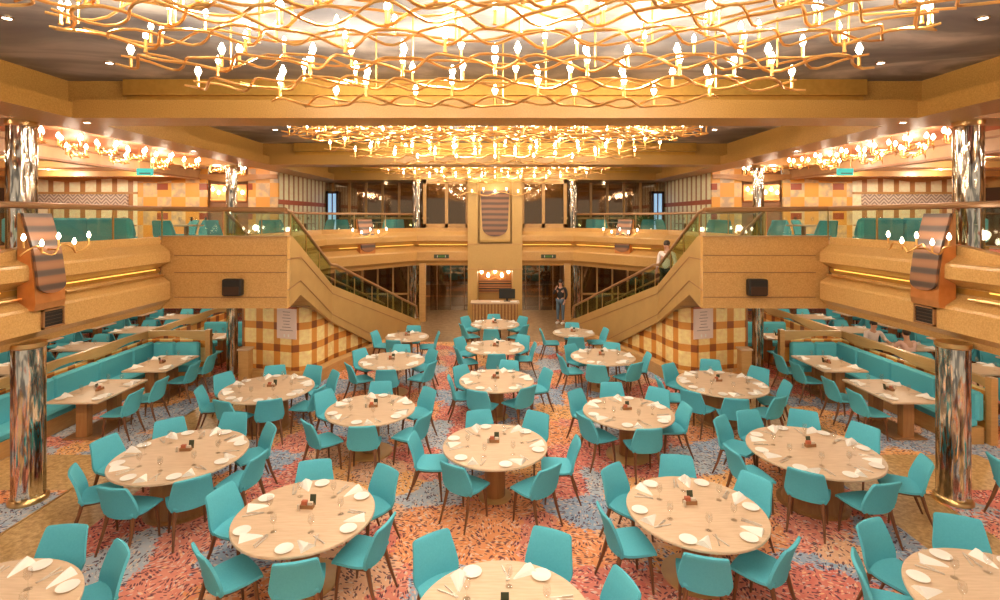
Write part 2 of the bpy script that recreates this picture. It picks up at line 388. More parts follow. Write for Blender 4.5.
    mb.build('frame', 'wood_brown', e)
    for k in range(4):
        z = -.08+k*.052; MB().box(-.02, .02, -.165, .165, z, z+.012).build('louver', 'dark_brown', e)

# ------------------------------------------------------------------ ceiling: recesses with painted clouds, beams
DZ = lambda d: EZ+d
RECS = [(-5.9, 1.1), (1.8, 8.0), (8.7, 15.0), (15.7, 21.0)]
for i, (y0, y1) in enumerate(RECS):
    structure(MB().box(-6.9, 6.9, y0, y1+.69, DZ(2.2), DZ(2.3)), 'ceiling_recess', 'cloud_ceiling')
for i, y in enumerate((8.0, 15.0, 21.0, 1.1)):
    xa = 16.4 if i == 0 else 9.9
    mb = MB().box(-xa, xa, y, y+.7, DZ(1.54), DZ(1.75))
    mb.box(-6.85, 6.85, y+.35, y+.7, DZ(1.75), DZ(2.25)).box(-6.5, 6.5, y, y+.05, DZ(1.75), DZ(1.82))
    structure(mb, 'trim_cross_beam', 'beam')
    structure(MB().box(-5.9, 5.9, y+.24, y+.35, DZ(1.95), DZ(2.2)).box(-5.9, 5.9, y+.33, y+.35, DZ(1.75), DZ(1.95)), 'trim_gold_cove', 'beam_gold')
    e = empty('cove_lamp', (0, y+.28, DZ(1.78)), 'gold strip lamp in the cove over the %s ceiling beam' % ('nearest', 'second', 'farthest', 'overhead')[i], 'lamp', 'ceiling cove lamps')
    MB().tube([(-5.7, y+.18, DZ(1.775)), (5.7, y+.18, DZ(1.775))], .018).build('lamp_tube', 'cove', e, (0, y+.28, DZ(1.78)))
for s in (-1, 1):
    for i, (y0, y1) in enumerate(RECS):
        mb = MB().box(-7.35, -6.5, y0, y1, DZ(1.54), DZ(1.78)).box(-7.35, -6.85, y0, y1+.69, DZ(1.78), DZ(2.25))
        structure(mb, 'trim_side_beam_'+SIDE[s], 'beam', side=-s)
    structure(MB().box(-10.1, -7.35, 1.5, 24, DZ(1.76), DZ(1.86)), 'ceiling_red_'+SIDE[s], 'red_ceiling', side=-s)
    structure(MB().box(-10.2, -9.98, 1.5, 17.6, DZ(1.30), DZ(1.78)), 'trim_soffit_beam_'+SIDE[s], 'soffit', side=-s)
    structure(MB().box(-9.98, -9.94, 1.5, 17.6, DZ(1.30), DZ(1.35)).box(-9.98, -9.94, 1.5, 17.6, DZ(1.60), DZ(1.64)), 'trim_soffit_line_'+SIDE[s], 'wood_brown', side=-s)
    structure(MB().box(-16.4, -10.2, 1.5, 24, DZ(1.46), DZ(1.56)), 'ceiling_outer_'+SIDE[s], 'soffit', side=-s)
    for y in (10.6, 13.4, 16.2):
        structure(MB().box(-16.4, -10.2, y, y+.35, DZ(1.30), DZ(1.47)), 'trim_outer_beam_'+SIDE[s], 'wood_tan', side=-s)
    structure(MB().box(-16.5, -16.4, 1.5, 24, -.1, DZ(1.5)), 'wall_'+SIDE[s], 'wood_tan', side=-s)
    # upper wall at the head of the side decks, cut by panels
    Y = 17.6
    zt = DZ(1.80)
    uvf = lambda x, y, z: (x, z)
    structure(MB().box(-16.4, -12.1, Y, Y+.1, F0, zt), 'wall_upper_stripes_'+SIDE[s], 'plaid_up', side=-s, uvf=uvf)
    structure(MB().box(-16.4, -12.4, Y-.06, Y, 4.50, 4.85), 'trim_zigzag_'+SIDE[s], 'zigzag', side=-s, uvf=uvf)
    structure(MB().box(-16.4, -12.1, Y-.05, Y, 4.86, 4.93), 'trim_upper_rail_'+SIDE[s], 'wood_tan', side=-s)
    structure(MB().box(-12.1, -9.76, Y, Y+.1, F0, zt), 'wall_upper_tiles_'+SIDE[s], 'tiles_up', side=-s, uvf=uvf)
    structure(MB().box(-9.76, -8.35, Y+.15, Y+.25, F0, zt), 'wall_upper_alcove_'+SIDE[s], 'wood_brown', side=-s)
    structure(MB().box(-8.35, -7.34, Y, Y+.1, F0, zt), 'wall_upper_tiles_inner_'+SIDE[s], 'tiles_up', side=-s, uvf=uvf)
    structure(MB().box(-7.44, -7.34, Y+.1, 24, F0, zt), 'wall_upper_side_'+SIDE[s], 'plaid_up', side=-s, uvf=lambda x, y, z: (y*1.2, z))
    structure(MB().box(-7.335, -7.32, Y, 24, 4.52, 4.68), 'trim_upper_band_'+SIDE[s], 'brick_red', side=-s)
    # wavy valance above the panels
    top = []; bot = []
    for k in range(41):
        x = -16.4+k*(16.4-7.34)/40; bot.append((x, DZ(1.27)+.06*math.sin(x*2.3)))
    mb = MB(); mb.loft([[(x, Y-.1, z) for x, z in bot], [(x, Y-.1, DZ(1.47)) for x, z in bot], [(x, Y-.01, DZ(1.47)) for x, z in bot], [(x, Y-.01, z) for x, z in bot]], False, False)
    structure(mb, 'trim_valance_'+SIDE[s], 'wood_tan', side=-s)
    # dark door in the outer wall at the far end of the near bay
    structure(MB().box(-16.39, -16.32, 16.1, 17.3, F0, F0+1.9), 'door_upper_'+SIDE[s], 'dark_brown', side=-s)
    structure(MB().box(-16.39, -16.30, 15.95, 16.1, F0, F0+2.0).box(-16.39, -16.30, 17.3, 17.45, F0, F0+2.0), 'trim_door_upper_'+SIDE[s], 'wood_tan', side=-s)

# ------------------------------------------------------------------ far end
YW = 20.6
structure(MB().box(-16.4, 16.4, 27.0, 27.1, -.1, DZ(1.6)), 'wall_far', 'wood_brown')
structure(MB().box(-7.34, 7.34, 21.71, 27.0, DZ(1.545), DZ(1.64)), 'ceiling_far', 'soffit')
pier = MB()
for s in (-1, 1):
    pier.box(min(s*.68, s*1.05), max(s*.68, s*1.05), 20.05, 21.6, 0, 2.02)
    pier.box(min(s*.66, s*1.05), max(s*.66, s*1.05), 20.05, 20.6, 3.05, DZ(1.54))
pier.box(-1.05, 1.05, 20.05, 21.6, 2.02, 3.05).box(-.66, .66, 20.35, 20.6, 3.05, DZ(1.54))
structure(pier, 'wall_pier', 'stone_smooth')
structure(MB().box(-1.07, 1.07, 20.03, 20.07, 3.03, 3.06).box(-1.07, 1.07, 20.03, 20.07, 2.06, 2.10), 'trim_pier', 'wood_tan')
structure(MB().box(-.68, .68, 21.4, 21.6, 0, 2.02), 'wall_alcove', 'stone_smooth')
for s in (-1, 1):
    # upper glazing beside the pier, then the run of posts along the slanting gallery
    xs = [1.05, 1.93, 2.86]
    fr = MB()
    for x in (1.11, 1.93, 2.80): fr.box(x-.06, x+.06, YW+.1, YW+.22, F1-.02, DZ(1.54))
    fr.box(1.05, 2.86, YW+.1, YW+.22, DZ(1.36), DZ(1.54)).box(1.05, 2.86, YW+.1, YW+.22, F1-.02, F1+.16)
    structure(fr, 'window_frame_'+SIDE[s], 'wood_tan', side=s)
    structure(MB().box(1.11, 2.80, YW+.15, YW+.16, F1, DZ(1.4)), 'window_1' if s < 0 else 'window_2', 'window_glass', side=s)
    fr = MB()
    for k in range(6):
        x = 3.45+k*.72; fr.box(x-.05, x+.05, 22.6, 22.7, F0, DZ(1.54))
    fr.box(2.9, 7.4, 22.6, 22.7, F0+.85, F0+.93)
    structure(fr, 'trim_gallery_posts_'+SIDE[s], 'wood_tan', side=s)
    structure(MB().box(2.9, 7.4, 22.64, 22.65, F0, DZ(1.54)), 'window_gallery_'+SIDE[s], 'window_glass', side=s)
    # blue lit door at the end of the gallery
    d = MB().box(6.85, 7.2, 22.45, 22.55, F0, F0+1.95)
    structure(d, 'door_1' if s < 0 else 'door_2', 'blue_pane', side=s)
    structure(MB().box(6.77, 6.85, 22.4, 22.6, F0, F0+2.05).box(7.2, 7.28, 22.4, 22.6, F0, F0+2.05).box(6.77, 7.28, 22.4, 22.6, F0+1.95, F0+2.05).box(7.0, 7.05, 22.43, 22.6, F0, F0+1.95), 'trim_blue_door_'+SIDE[s], 'dark_brown', side=s)
    # lower entrance: posts, door glass, hall beyond
    structure(MB().box(2.72, 2.96, 20.3, 20.55, 0, 2.27), 'trim_entry_post_'+SIDE[s], 'wood_tan', side=s)
    structure(MB().box(1.05, 2.85, 22.9, 22.92, 0, 2.27), 'window_entry_'+SIDE[s], 'window_glass', side=s)
    fr = MB()
    for x in (1.35, 1.95, 2.55): fr.box(x-.015, x+.015, 22.87, 22.95, 0, 2.27)
    structure(fr, 'trim_entry_mullion_'+SIDE[s], 'wood_brown', side=s)
    fr = MB()
    for k in range(5):
        x = 3.5+k*.62; fr.box(x-.035, x+.035, 21.0, 21.08, 0, 2.27)
    fr.box(3.2, 6.2, 21.0, 21.08, .95, 1.02)
    structure(fr, 'trim_lower_posts_'+SIDE[s], 'wood_tan', side=s)
    structure(MB().box(3.0, 6.2, 21.03, 21.04, 0, 2.27), 'window_lower_'+SIDE[s], 'window_glass', side=s)
    # counter in the hall beyond the door
    e = empty('bar_counter', (s*2.3, 24.2, 0), 'dark bar counter in the hall beyond the %s doorway' % SIDE[s], 'counter')
    MB().box(-1.6, 1.6, -.3, .3, 0, .98).build('body', 'wood_brown', e)
    MB().bevbox(-1.7, 1.7, -.4, .4, .98, 1.05, .02).build('top', 'steel', e)
    MB().box(-1.6, 1.6, -.33, -.3, .42, .50).build('trim_band', 'copper', e)

# exit signs above the entrance
for s, nm in ((-1, 'left'), (1, 'right')):
    X = s*2.08
    e = empty('exit_sign', (X, 20.22, 2.56), 'small dark sign plate on the balcony front above the %s doorway' % nm, 'sign', 'sign plates above the doorways')
    MB().box(-.29, .29, -.03, .0, -.075, .075).build('plate', 'green_dark', e)
    mb = MB().box(-.14, .14, -.036, -.029, -.035, .035)
    mb.build('panel', 'leaf', e)
    MB().box(-.17, -.145, -.036, -.029, -.04, .04).build('mark', 'card', e); MB().box(.145, .17, -.036, -.029, -.04, .04).build('mark', 'card', e)
# teal signs hanging from the soffit over the upper deck
for s in (-1, 1):
    e = empty('hanging_sign', (s*8.75, 13.0, 5.2), 'teal lit exit sign hanging over the upper deck, %s side' % SIDE[s], 'sign', 'hanging exit signs')
    MB().bevbox(-.20, .20, -.03, .03, -.09, .09, .01).build('panel', 'exit_green', e)
    MB().box(-.12, .16, -.034, -.028, -.045, -.02).build('arrow', 'green_dark', e)
    for x in (-.15, .15): MB().tube([(x, 0, .09), (x, 0, .62)], .008).build('rod', 'brass', e)

# ------------------------------------------------------------------ columns
def column(name, x, y, z0, z1, r, label):
    e = empty(name, (x, y, z0), label, 'column', 'mirrored columns'); h = z1-z0
    n = 48; mb = MB(); secs = []
    for i in range(13):
        z = .06+(h-.12)*i/12
        secs.append([(r*(1+.07*math.cos(8*a+.5*math.sin(i*1.3)))*math.cos(a), r*(1+.07*math.cos(8*a+.5*math.sin(i*1.3)))*math.sin(a), z) for a in [2*PI*k/n for k in range(n)]])
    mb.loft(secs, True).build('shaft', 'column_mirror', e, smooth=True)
    MB().lathe([(r*1.28, 0), (r*1.28, .04), (r*1.12, .075), (r*1.05, .075)], 32).build('base_ring', 'brass', e, smooth=True)
    MB().lathe([(r*1.05, h-.08), (r*1.16, h-.06), (r*1.16, h)], 32).build('collar', 'brass', e, smooth=True)
for s in (-1, 1):
    nm = SIDE[s]
    column('mirrored_column', (6.58 if s > 0 else -6.70), 7.47, 0, 2.27, .185, 'thick mirrored column standing on the marble path under the balcony, %s side' % nm)
    column('mirrored_column', s*7.6, 8.35, F0, DZ(1.54), .185, 'thick mirrored column on the upper deck behind the sconce, %s side' % nm)
    column('mirrored_column', s*6.72, 13.3, 0, 2.27, .13, 'slim mirrored column beside the plaid wall, %s side' % nm)
    column('mirrored_column', s*7.75, 15.3, F0, DZ(1.54), .15, 'slim mirrored column on the upper deck before the tiled wall, %s side' % nm)
    column('mirrored_column', s*3.12, 20.85, F0, DZ(1.54), .17, 'slim mirrored column beside the far upper windows, %s side' % nm)
    column('mirrored_column', s*3.25, 20.8, 0, 2.27, .17, 'slim mirrored column beside the far lower doorway, %s side' % nm)

# ------------------------------------------------------------------ railings
def glass_run(e, o, pts, h, s, gm='rail_glass', t=.012, gap=.02, seg=1.15):
    """glass panels with posts between 3-D points along the foot of the glass"""
    for a, b in zip(pts[:-1], pts[1:]):
        a, b = Vector(a), Vector(b); L = (b-a).length; n = max(1, round(L/seg)); d = (b-a)
        hd = Vector((d.x, d.y, 0)).normalized(); nrm = Vector((hd.y, -hd.x, 0))*t
        for k in range(n):
            p = a+d*(k/n)+hd*gap; q = a+d*((k+1)/n)-hd*gap
            MB().slab([p, q, q+Vector((0, 0, h)), p+Vector((0, 0, h))], nrm).build('glass_panel', gm, e, o, side=-s)
            MB().box(p.x-.012, p.x+.012, p.y-.012, p.y+.012, p.z, p.z+h*.98).build('post', 'brass', e, o, side=-s)
def rail_tube(e, o, pts, s, r=.042):
    MB().tube(pts, r, 8).build('handrail', 'rail', e, o, smooth=True, side=-s)
for s in (-1, 1):
    nm = SIDE[s]
    o = (s*6.9, 8, F1)
    e = empty('glass_railing', o, 'glass balustrade with wooden handrail along the near balcony, %s side' % nm, 'railing', 'balcony balustrades')
    glass_run(e, o, [(-6.92, 4.8, 3.5), (-6.92, 7.4, 3.62)], .58, s, seg=2.6)
    glass_run(e, o, [(-6.92, 8.05, F1), (-6.92, 10.75, F1)], .56, s, seg=1.35)
    glass_run(e, o, [(-6.92, 10.77, F1), (-4.34, 10.77, F1)], .54, s, seg=1.3)
    rail_tube(e, o, [(-6.92, 4.8, 4.24), (-6.92, 10.77, 4.24), (-4.34, 10.77, 4.22)], s, .05)
    o = (s*4.5, 18.8, F1)
    e = empty('glass_railing', o, 'far glass balustrade on the slanting gallery front, %s side' % nm, 'railing', 'balcony balustrades')
    glass_run(e, o, [(-5.85, 11.6, F1), (-5.85, 17.25, F1), (-3.25, 20.52, F1)], .52, s, seg=1.4)
    rail_tube(e, o, [(-5.85, 11.6, 4.2), (-5.85, 17.25, 4.2), (-3.25, 20.52, 4.2)], s)

# ------------------------------------------------------------------ staircases
def staircase(s):
    nm = SIDE[s]; o = (s*4.9, 13.7, 0)
    e = empty('staircase', o, 'tan staircase with glass sides descending from the %s balcony' % nm, 'staircase', 'twin staircases')
    # outer wall of the upper flight
    poly = [(-4.28, 10.845, 3.66), (-4.28, 11.0, 3.66), (-4.28, 13.7, 2.28), (-4.28, 13.7, 1.31), (-4.28, 11.45, 2.36), (-4.28, 10.845, 2.19)]
    MB().slab(poly, (-.10, 0, 0)).build('parapet', 'stair_side', e, o, side=-s)
    d = Vector((1.68, 4.5)).normalized(); nv = Vector((-d.y, d.x, 0))*.10
    def on(t, z): return (-4.28+1.68*t, 13.7+4.5*t, z)
    poly = [on(0, 2.28), on(1, .45), on(1, 0), on(.52, 0), on(0, 1.31)]
    MB().slab(poly, nv).build('parapet', 'stair_side', e, o, side=-s)
    # incised lines
    def line(a, b, n): 
        a, b = Vector(a), Vector(b); up = Vector((0, 0, .022)); MB().slab([a, b, b+up, a+up], n).build('groove_line', 'wood_brown', e, o, side=-s)
    line((-4.275, 11.45, 3.18), (-4.275, 13.7, 2.05), (.006, 0, 0)); line((-4.275, 10.72, 3.18), (-4.275, 11.45, 3.18), (.006, 0, 0))
    line((-4.275, 11.45, 2.66), (-4.275, 13.7, 1.50), (.006, 0, 0)); line((-4.275, 10.72, 2.55), (-4.275, 11.45, 2.66), (.006, 0, 0))
    k = Vector((d.y, -d.x, 0))*.006
    line(on(0, 2.05), on(.98, .22), k); line(on(0, 1.50), on(.50, .30), k)
    # inner walls
    MB().slab([(-5.68, 11.0, 3.62), (-5.68, 13.7, 2.28), (-5.68, 13.7, 1.5), (-5.68, 11.0, 2.8)], (-.06, 0, 0)).build('parapet', 'stair_side', e, o, side=-s)
    off = Vector((-1.25, .47, 0))
    q = [Vector(on(.1, 2.1))+off, Vector(on(1, .45))+off, Vector(on(1, 0))+off, Vector(on(.52, .2))+off, Vector(on(.1, 1.3))+off]
    MB().slab(q, nv*.6).build('parapet', 'stair_side', e, o, side=-s)
    # treads
    for i in range(8):
        y0 = 11.0+i*.3375; z = 3.15-(i+1)*.175
        MB().box(-5.68, -4.38, y0, y0+.36, z-.22, z).build('tread', 'marble_far', e, o, side=-s)
    MB().prism([(-5.7, 13.68), (-4.36, 13.68), (-4.34, 13.75), (-5.45, 14.2), (-5.7, 14.2)], 1.53, 1.75).build('landing', 'marble_far', e, o, side=-s)
    for i in range(10):
        t0, t1 = i/10, (i+1)/10+.01; z = 1.75-(i+1)*.167
        a, b = Vector(on(t0, 0)), Vector(on(t1, 0))
        pl = [(a.x-.09, a.y+.03), (b.x-.09, b.y+.03), (b.x+off.x, b.y+off.y), (a.x+off.x, a.y+off.y)]
        MB().prism(pl, max(0, z-.20), max(.02, z)).build('tread', 'marble_far', e, o, side=-s)
    # sloping undersides
    MB().slab([(-5.7, 11.0, 2.72), (-4.36, 11.0, 2.72), (-4.36, 13.75, 1.46), (-5.7, 13.75, 1.46)], (0, 0, -.04)).build('soffit', 'stair_side', e, o, side=-s)
    glass_run(e, o, [(-4.33, 11.0, 3.62), (-4.33, 13.68, 2.26)], .54, s, 'stair_glass', seg=1.0)
    p0, p1 = Vector(on(.03, 2.22)), Vector(on(.93, .58)); sh = nv*.5
    glass_run(e, o, [p0+sh, p1+sh], .46, s, 'stair_glass', seg=1.0)
    rail_tube(e, o, [(-4.33, 10.75, 4.22), (-4.33, 11.0, 4.18), (-4.33, 13.66, 2.83), Vector(on(.05, 2.78))+sh, Vector(on(.95, 1.0))+sh, Vector(on(.97, .62))+sh], s, .04)
    i0 = (-5.71, 11.0, 3.62)
    glass_run(e, o, [i0, (-5.71, 13.68, 2.26)], .54, s, 'stair_glass', seg=1.0)
    rail_tube(e, o, [(-5.71, 11.0, 4.2), (-5.71, 13.66, 2.83), tuple(Vector(on(.15, 2.6))+off), tuple(Vector(on(.95, 1.0))+off)], s, .04)
    g0, g1 = Vector(on(.15, 2.0))+off, Vector(on(.93, .58))+off
    glass_run(e, o, [g0, g1], .46, s, 'stair_glass', seg=1.0)
for s in (-1, 1): staircase(s)

# plaid walls under the stairs, with a curb in front
def soff(y): return min(2.25, 2.68-(y-11.0)*.4582) if y < 13.75 else max(.3, 1.42-(y-13.75)*.36)
for s in (-1, 1):
    nm = SIDE[s]
    path = [(-6.35, 13.15), (-5.75, 13.0), (-4.95, 12.75), (-4.62, 12.95), (-4.45, 13.4), (-4.36, 14.0), (-3.95, 15.0), (-3.55, 16.0), (-3.40, 16.4)]
    P = []
    for (a, b) in zip(path[:-1], path[1:]):
        for k in range(6): P.append((a[0]+(b[0]-a[0])*k/6, a[1]+(b[1]-a[1])*k/6))
    P.append(path[-1]); acc = [0]
    for a, b in zip(P[:-1], P[1:]): acc.append(acc[-1]+math.hypot(b[0]-a[0], b[1]-a[1]))
    lut = {}
    mb = MB(); secs = []
    for (x, y), u in zip(P, acc):
        zt = 2.27 if x < -5.75 else min(2.27, soff(y)+.0)
        secs.append([(x, y, 0), (x, y, zt), (x-.05, y+.12, zt), (x-.05, y+.12, 0)])
        lut[(round(-s*x, 3), round(y, 3))] = u; lut[(round(-s*(x-.05), 3), round(y+.12, 3))] = u
    mb.loft(secs, True)
    structure(mb, 'wall_plaid_'+nm, 'plaid', side=-s, uvf=lambda x, y, z: (lut[(round(x, 3), round(y, 3))], z))
    structure(MB().box(-6.42, -6.34, 13.2, 16.5, 0, 2.27).box(-6.62, -6.42, 13.9, 14.0, 0, 2.27), 'wall_stair_core_'+nm, 'wood_brown', side=-s)
    curb = sweep([(-6.25, 12.75), (-4.75, 12.42), (-4.35, 12.65), (-4.12, 13.6), (-3.55, 15.2), (-2.95, 16.7)], [(0, 0), (0, .30), (-.06, .33), (-.2, .33), (-.2, 0)])
    structure(curb, 'trim_curb_'+nm, 'wood_tan', side=-s)
    # framed menu sheet on the plaid
    o = (s*5.10, 12.79, 1.47)
    e = empty('menu_poster', o, 'pink printed menu sheet hung on the plaid wall, %s side' % nm, 'poster', 'menu sheets on the plaid walls')
    e.rotation_euler = (0, 0, -math.atan2(.25, .8) if s < 0 else math.atan2(.25, .8))
    MB().box(-.28, .28, -.045, -.02, -.38, .36).build('sheet', 'paper_pink', e)
    MB().box(-.28, .28, -.055, -.02, .36, .40).build('header_strip', 'brick_red', e)
    random.seed(4)
    for k in range(7):
        z = .27-k*.075; wdt = random.uniform(.08, .2)
        MB().box(-wdt, wdt, -.048, -.044, z, z+.012).build('print_line', 'ink', e)
    for x in (-.06, .06): MB().box(x-.02, x+.02, -.048, -.044, -.34, -.27).build('print_mark', 'white', e)
    # little service stand by the column
    e = empty('service_stand', (s*6.05, 12.62, 0), 'narrow wooden service stand with stacked plates by plaid wall, %s side' % nm, 'stand', 'service stands')
    MB().box(-.12, .12, -.12, .12, 0, .86).build('body', 'wood_tan', e)
    MB().bevbox(-.15, .15, -.15, .15, .86, .90, .01).build('top', 'oak', e)

# ------------------------------------------------------------------ big branch chandeliers
def candle(e, p, o, small=False):
    x, y, z = p
    h = MB().lathe([(.022, 0), (.018, .02), (.015, .03), (.015, .13), (.019, .135)], 8).build('candle_holder', 'gold', e)
    h.location = (x-o[0], y-o[1], z-o[2])
    b = MB().lathe([(.011, .13), (.022, .148), (.026, .166), (.020, .195), (.008, .220), (.003, .226)], 10).build('bulb', 'bulb', h, smooth=True)
    return h, b
def chandelier(yc, label, power=1.0, lite=False):
    o = (0, yc, DZ(2.2))
    e = empty('branch_chandelier', o, label, 'chandelier', 'large branch chandeliers')
    W = lambda dy: 4.5*max(.05, 1-(abs(dy)/2.38)**3)**.5
    Zl = lambda dy: DZ(1.8-.42*max(0, (abs(dy)-.7)/1.45))
    rows = [yc+2.10-.42*j for j in range(11)]
    A = .25; nodes = []
    hold = None
    for j, y in enumerate(rows):
        dy = y-yc; wd = math.floor(W(dy)/.5)*.5+.12; ph = PI*(j % 2); pts = []
        n = int(2*wd/.0833)
        for q in (0, 1):
            w2 = wd-.28*q; pts = []
            for k in range(n+1):
                x = -w2+2*w2*k/n
                pts.append((x, y+A*(1-.08*q)*math.cos(2*PI*x+ph+PI*q), Zl(dy)+.012*q+.022*math.cos(4*PI*x+j+q)+.02*math.sin(3.1*x+j)))
            r = [.0165-.002*q]*len(pts); r[0] = r[-1] = .011
            MB().tube([(a-o[0], b-o[1], c-o[2]) for a, b, c in pts], r, 6).build('branch_rod', 'gold', e, smooth=True)
        k = -int(wd/.5)
        while k*.5 <= wd:
            x = k*.5; nodes.append((x, y+A*math.cos(2*PI*x+ph), Zl(dy)+.02, j, k)); k += 1
    uppers = []
    for j in range(10):                                            # second, straighter layer above
        y = rows[j]-.21; dy = y-yc; wd = W(dy)*.94; pts = []
        n = int(2*wd/.16)
        for k in range(n+1):
            x = -wd+2*wd*k/n; pts.append((x-o[0], y+.17*math.sin(4.2*x+j*1.7)-o[1], Zl(dy)+.13+.035*math.sin(5.3*x+j*2.3)-o[2]))
        x = -math.floor(wd/.62)*.62+.25
        while x < wd-.1: uppers.append((x, y+.17*math.sin(4.2*x+j*1.7), Zl(dy)+.12+.035*math.sin(5.3*x+j*2.3), j, 2)); x += .62
        MB().tube(pts, .014, 5).build('upper_rod', 'gold', e, smooth=True)
    for (x, y, z, j, k) in nodes:                                   # hangers to the ceiling
        if (k+3*j) % 4 == 0 and abs(x) < W(y-yc)-.1:
            MB().tube([(x+.1-o[0], y-o[1], z-o[2]), (x+.1-o[0], y-o[1], 0)], .010, 5).build('hanger_rod', 'gold', e)
    # candles: the ones that show largest are parts, the others one part
    lit = list(nodes)+uppers
    far = sorted(lit, key=lambda n: (n[1] < 4.1, n[1]))
    ph = pb = None; rest_h = MB(); rest_b = MB()
    for i, (x, y, z, j, k) in enumerate(far):
        if i < (0 if lite else 98):
            if ph is None: ph, pb = candle(e, (x, y, z), o)
            else:
                h = ph.copy(); COL.objects.link(h); h.parent = e; h.location = (x-o[0], y-o[1], z-o[2])
                b = pb.copy(); COL.objects.link(b); b.parent = h
        else:
            rest_h.lathe([(.018, z-o[2]), (.018, z+.135-o[2])], 6, (x-o[0], y-o[1]))
            rest_b.lathe([(.012, z+.13-o[2]), (.04, z+.195-o[2]), (.012, z+.265-o[2])], 8, (x-o[0], y-o[1]))
    if rest_h.v:
        rest_h.build('candle_holder', 'gold', e, kind='stuff'); rest_b.build('bulb', 'bulb', e, kind='stuff')
    for j in range(4):                                             # the light of the candles
        for i in range(8):
            x = -3.85+i*1.1; y = yc-1.8+j*1.2
            if abs(x) < W(y-yc)+.2: lamp(x, y, Zl(y-yc)+.22, P_BIG*power, .09)
    # dark twig ends at the crossings
    tw = MB()
    return e
chandelier(4.2, 'nearest and largest gold branch chandelier lit with candle bulbs')
chandelier(11.1, 'second gold branch chandelier beyond the nearest ceiling beam', .85)
chandelier(18.0, 'farthest gold branch chandelier in front of the central pier', .5)
chandelier(-2.7, 'unseen gold branch chandelier added behind the viewpoint to light the frontal faces', 1.0, True)  # unseen extra chandelier, added to brighten surfaces that face the camera

# small branch chandeliers along the red ceilings
def small_chandelier(x, y, label, f=.66):
    o = (x, y, DZ(1.76)); e = empty('branch_lamp', o, label, 'chandelier', 'small branch chandeliers under the red ceilings')
    pts = [(f*(-.42+.84*k/14), .08*math.sin(k*.9), -.36+.05*math.cos(k*1.1)) for k in range(15)]
    MB().tube(pts, .014, 5).build('branch_rod', 'gold', e, smooth=True)
    pts = [(.08*math.sin(k*1.1), f*(-.42+.84*k/14), -.33+.05*math.sin(k*.9)) for k in range(15)]
    MB().tube(pts, .014, 5).build('branch_rod', 'gold', e, smooth=True)
    for q in (-.2, .2): MB().tube([(q, .02, -.34), (q, .02, 0)], .009, 5).build('hanger_rod', 'gold', e)
    for bx, by in ((-.36*f, .05), (.36*f, -.05), (.0, .36*f), (-.05, -.36*f)):
        h = MB().lathe([(.016, -.34), (.016, -.22)], 7, (bx, by)).build('candle_holder', 'gold', e)
        MB().lathe([(.012, -.22), (.036, -.185), (.040, -.16), (.012, -.10)], 8, (bx, by)).build('bulb', 'bulb', h, smooth=True)
    lamp(x, y, DZ(1.46), P_SIDE*.62, .10)
ORD = ['nearest', 'second', 'third', 'fourth', 'fifth', 'sixth', 'seventh', 'eighth', 'ninth', 'tenth', 'eleventh', 'twelfth']
for s in (-1, 1):
    for i, (x, y) in enumerate(((8.4, 7.0), (8.4, 9.4), (8.4, 10.3), (8.35, 11.2), (9.4, 11.7), (8.4, 12.2), (9.4, 13.0), (8.4, 13.2), (8.35, 14.3), (9.4, 14.6), (8.3, 15.5), (8.2, 16.6))):
        small_chandelier(s*x, y, '%s small branch chandelier from the front under the %s red ceiling' % (ORD[i], SIDE[s]))

def downlight(x, y, z, label, group, watts=0, r=.05):
    e = empty('downlight', (x, y, z), label, 'ceiling light', group)
    MB().lathe([(r, -.004), (r, -.012)], 16).build('lens', 'downlight', e)
    MB().lathe([(r, -.002), (r*1.35, -.002), (r*1.35, -.014), (r, -.016)], 16, cap=False).build('ring', 'brass', e)
    if watts: lamp(x, y, z-.10, watts, .05, (1, .84, .62))
for s in (-1, 1):
    nm = SIDE[s]
    downlight(s*5.45, 7.35, DZ(2.2), 'small spotlight in the cloud ceiling near the nearest beam, %s side' % nm, 'ceiling spotlights', 0, .045)
    downlight(s*5.35, 5.7, DZ(2.2), 'small spotlight in the cloud ceiling beside the nearest chandelier, %s side' % nm, 'ceiling spotlights', 0, .045)
    downlight(s*5.45, 12.9, DZ(2.2), 'small spotlight in the cloud ceiling beside the second chandelier, %s side' % nm, 'ceiling spotlights', 0, .06)
    downlight(s*6.55, 8.35, DZ(1.54), 'small spotlight under the nearest ceiling beam, %s end' % nm, 'beam spotlights', 0, .045)
    downlight(s*6.9, 11.9, DZ(1.54), 'small spotlight under the long side beam, %s side' % nm, 'beam spotlights', 0, .05)
    # lights of the low ceiling under the side decks
    k = 0
    for y in (4.5, 8.0, 11.4, 14.6, 17.6):
        for x in (8.2, 11.4):
            downlight(s*x, y, 2.27, '%s downlight from the front in the low ceiling, %s row of the %s side' % (ORD[k//2], 'inner' if x < 9 else 'outer', nm), 'downlights of the low ceiling', P_LOW); k += 1
    for k, x in enumerate((1.9, 4.4)):
        downlight(s*x, 21.9, 2.27, '%s entrance hall downlight from the pier, %s side' % (ORD[k], nm), 'entrance hall downlights', P_LOW*.55)
    for k, (x, y) in enumerate(((10.8, 8.3), (13.0, 9.4), (11.6, 12.4), (13.4, 15.6), (10.8, 15.6))):
        downlight(s*x, y, DZ(1.462), '%s small spotlight from the front in the outer upper ceiling, %s side' % (ORD[k], nm), 'spotlights of the outer upper ceiling', P_SIDE*(1.6 if y < 12 else 2.4), .06)
    for k, (x, y) in enumerate(((2.0, 23.6), (5.0, 23.9))):
        downlight(s*x, y, DZ(1.54), '%s spotlight from the pier above the far gallery, %s side' % (ORD[k], nm), 'far gallery spotlights', P_SIDE*.5, .06)

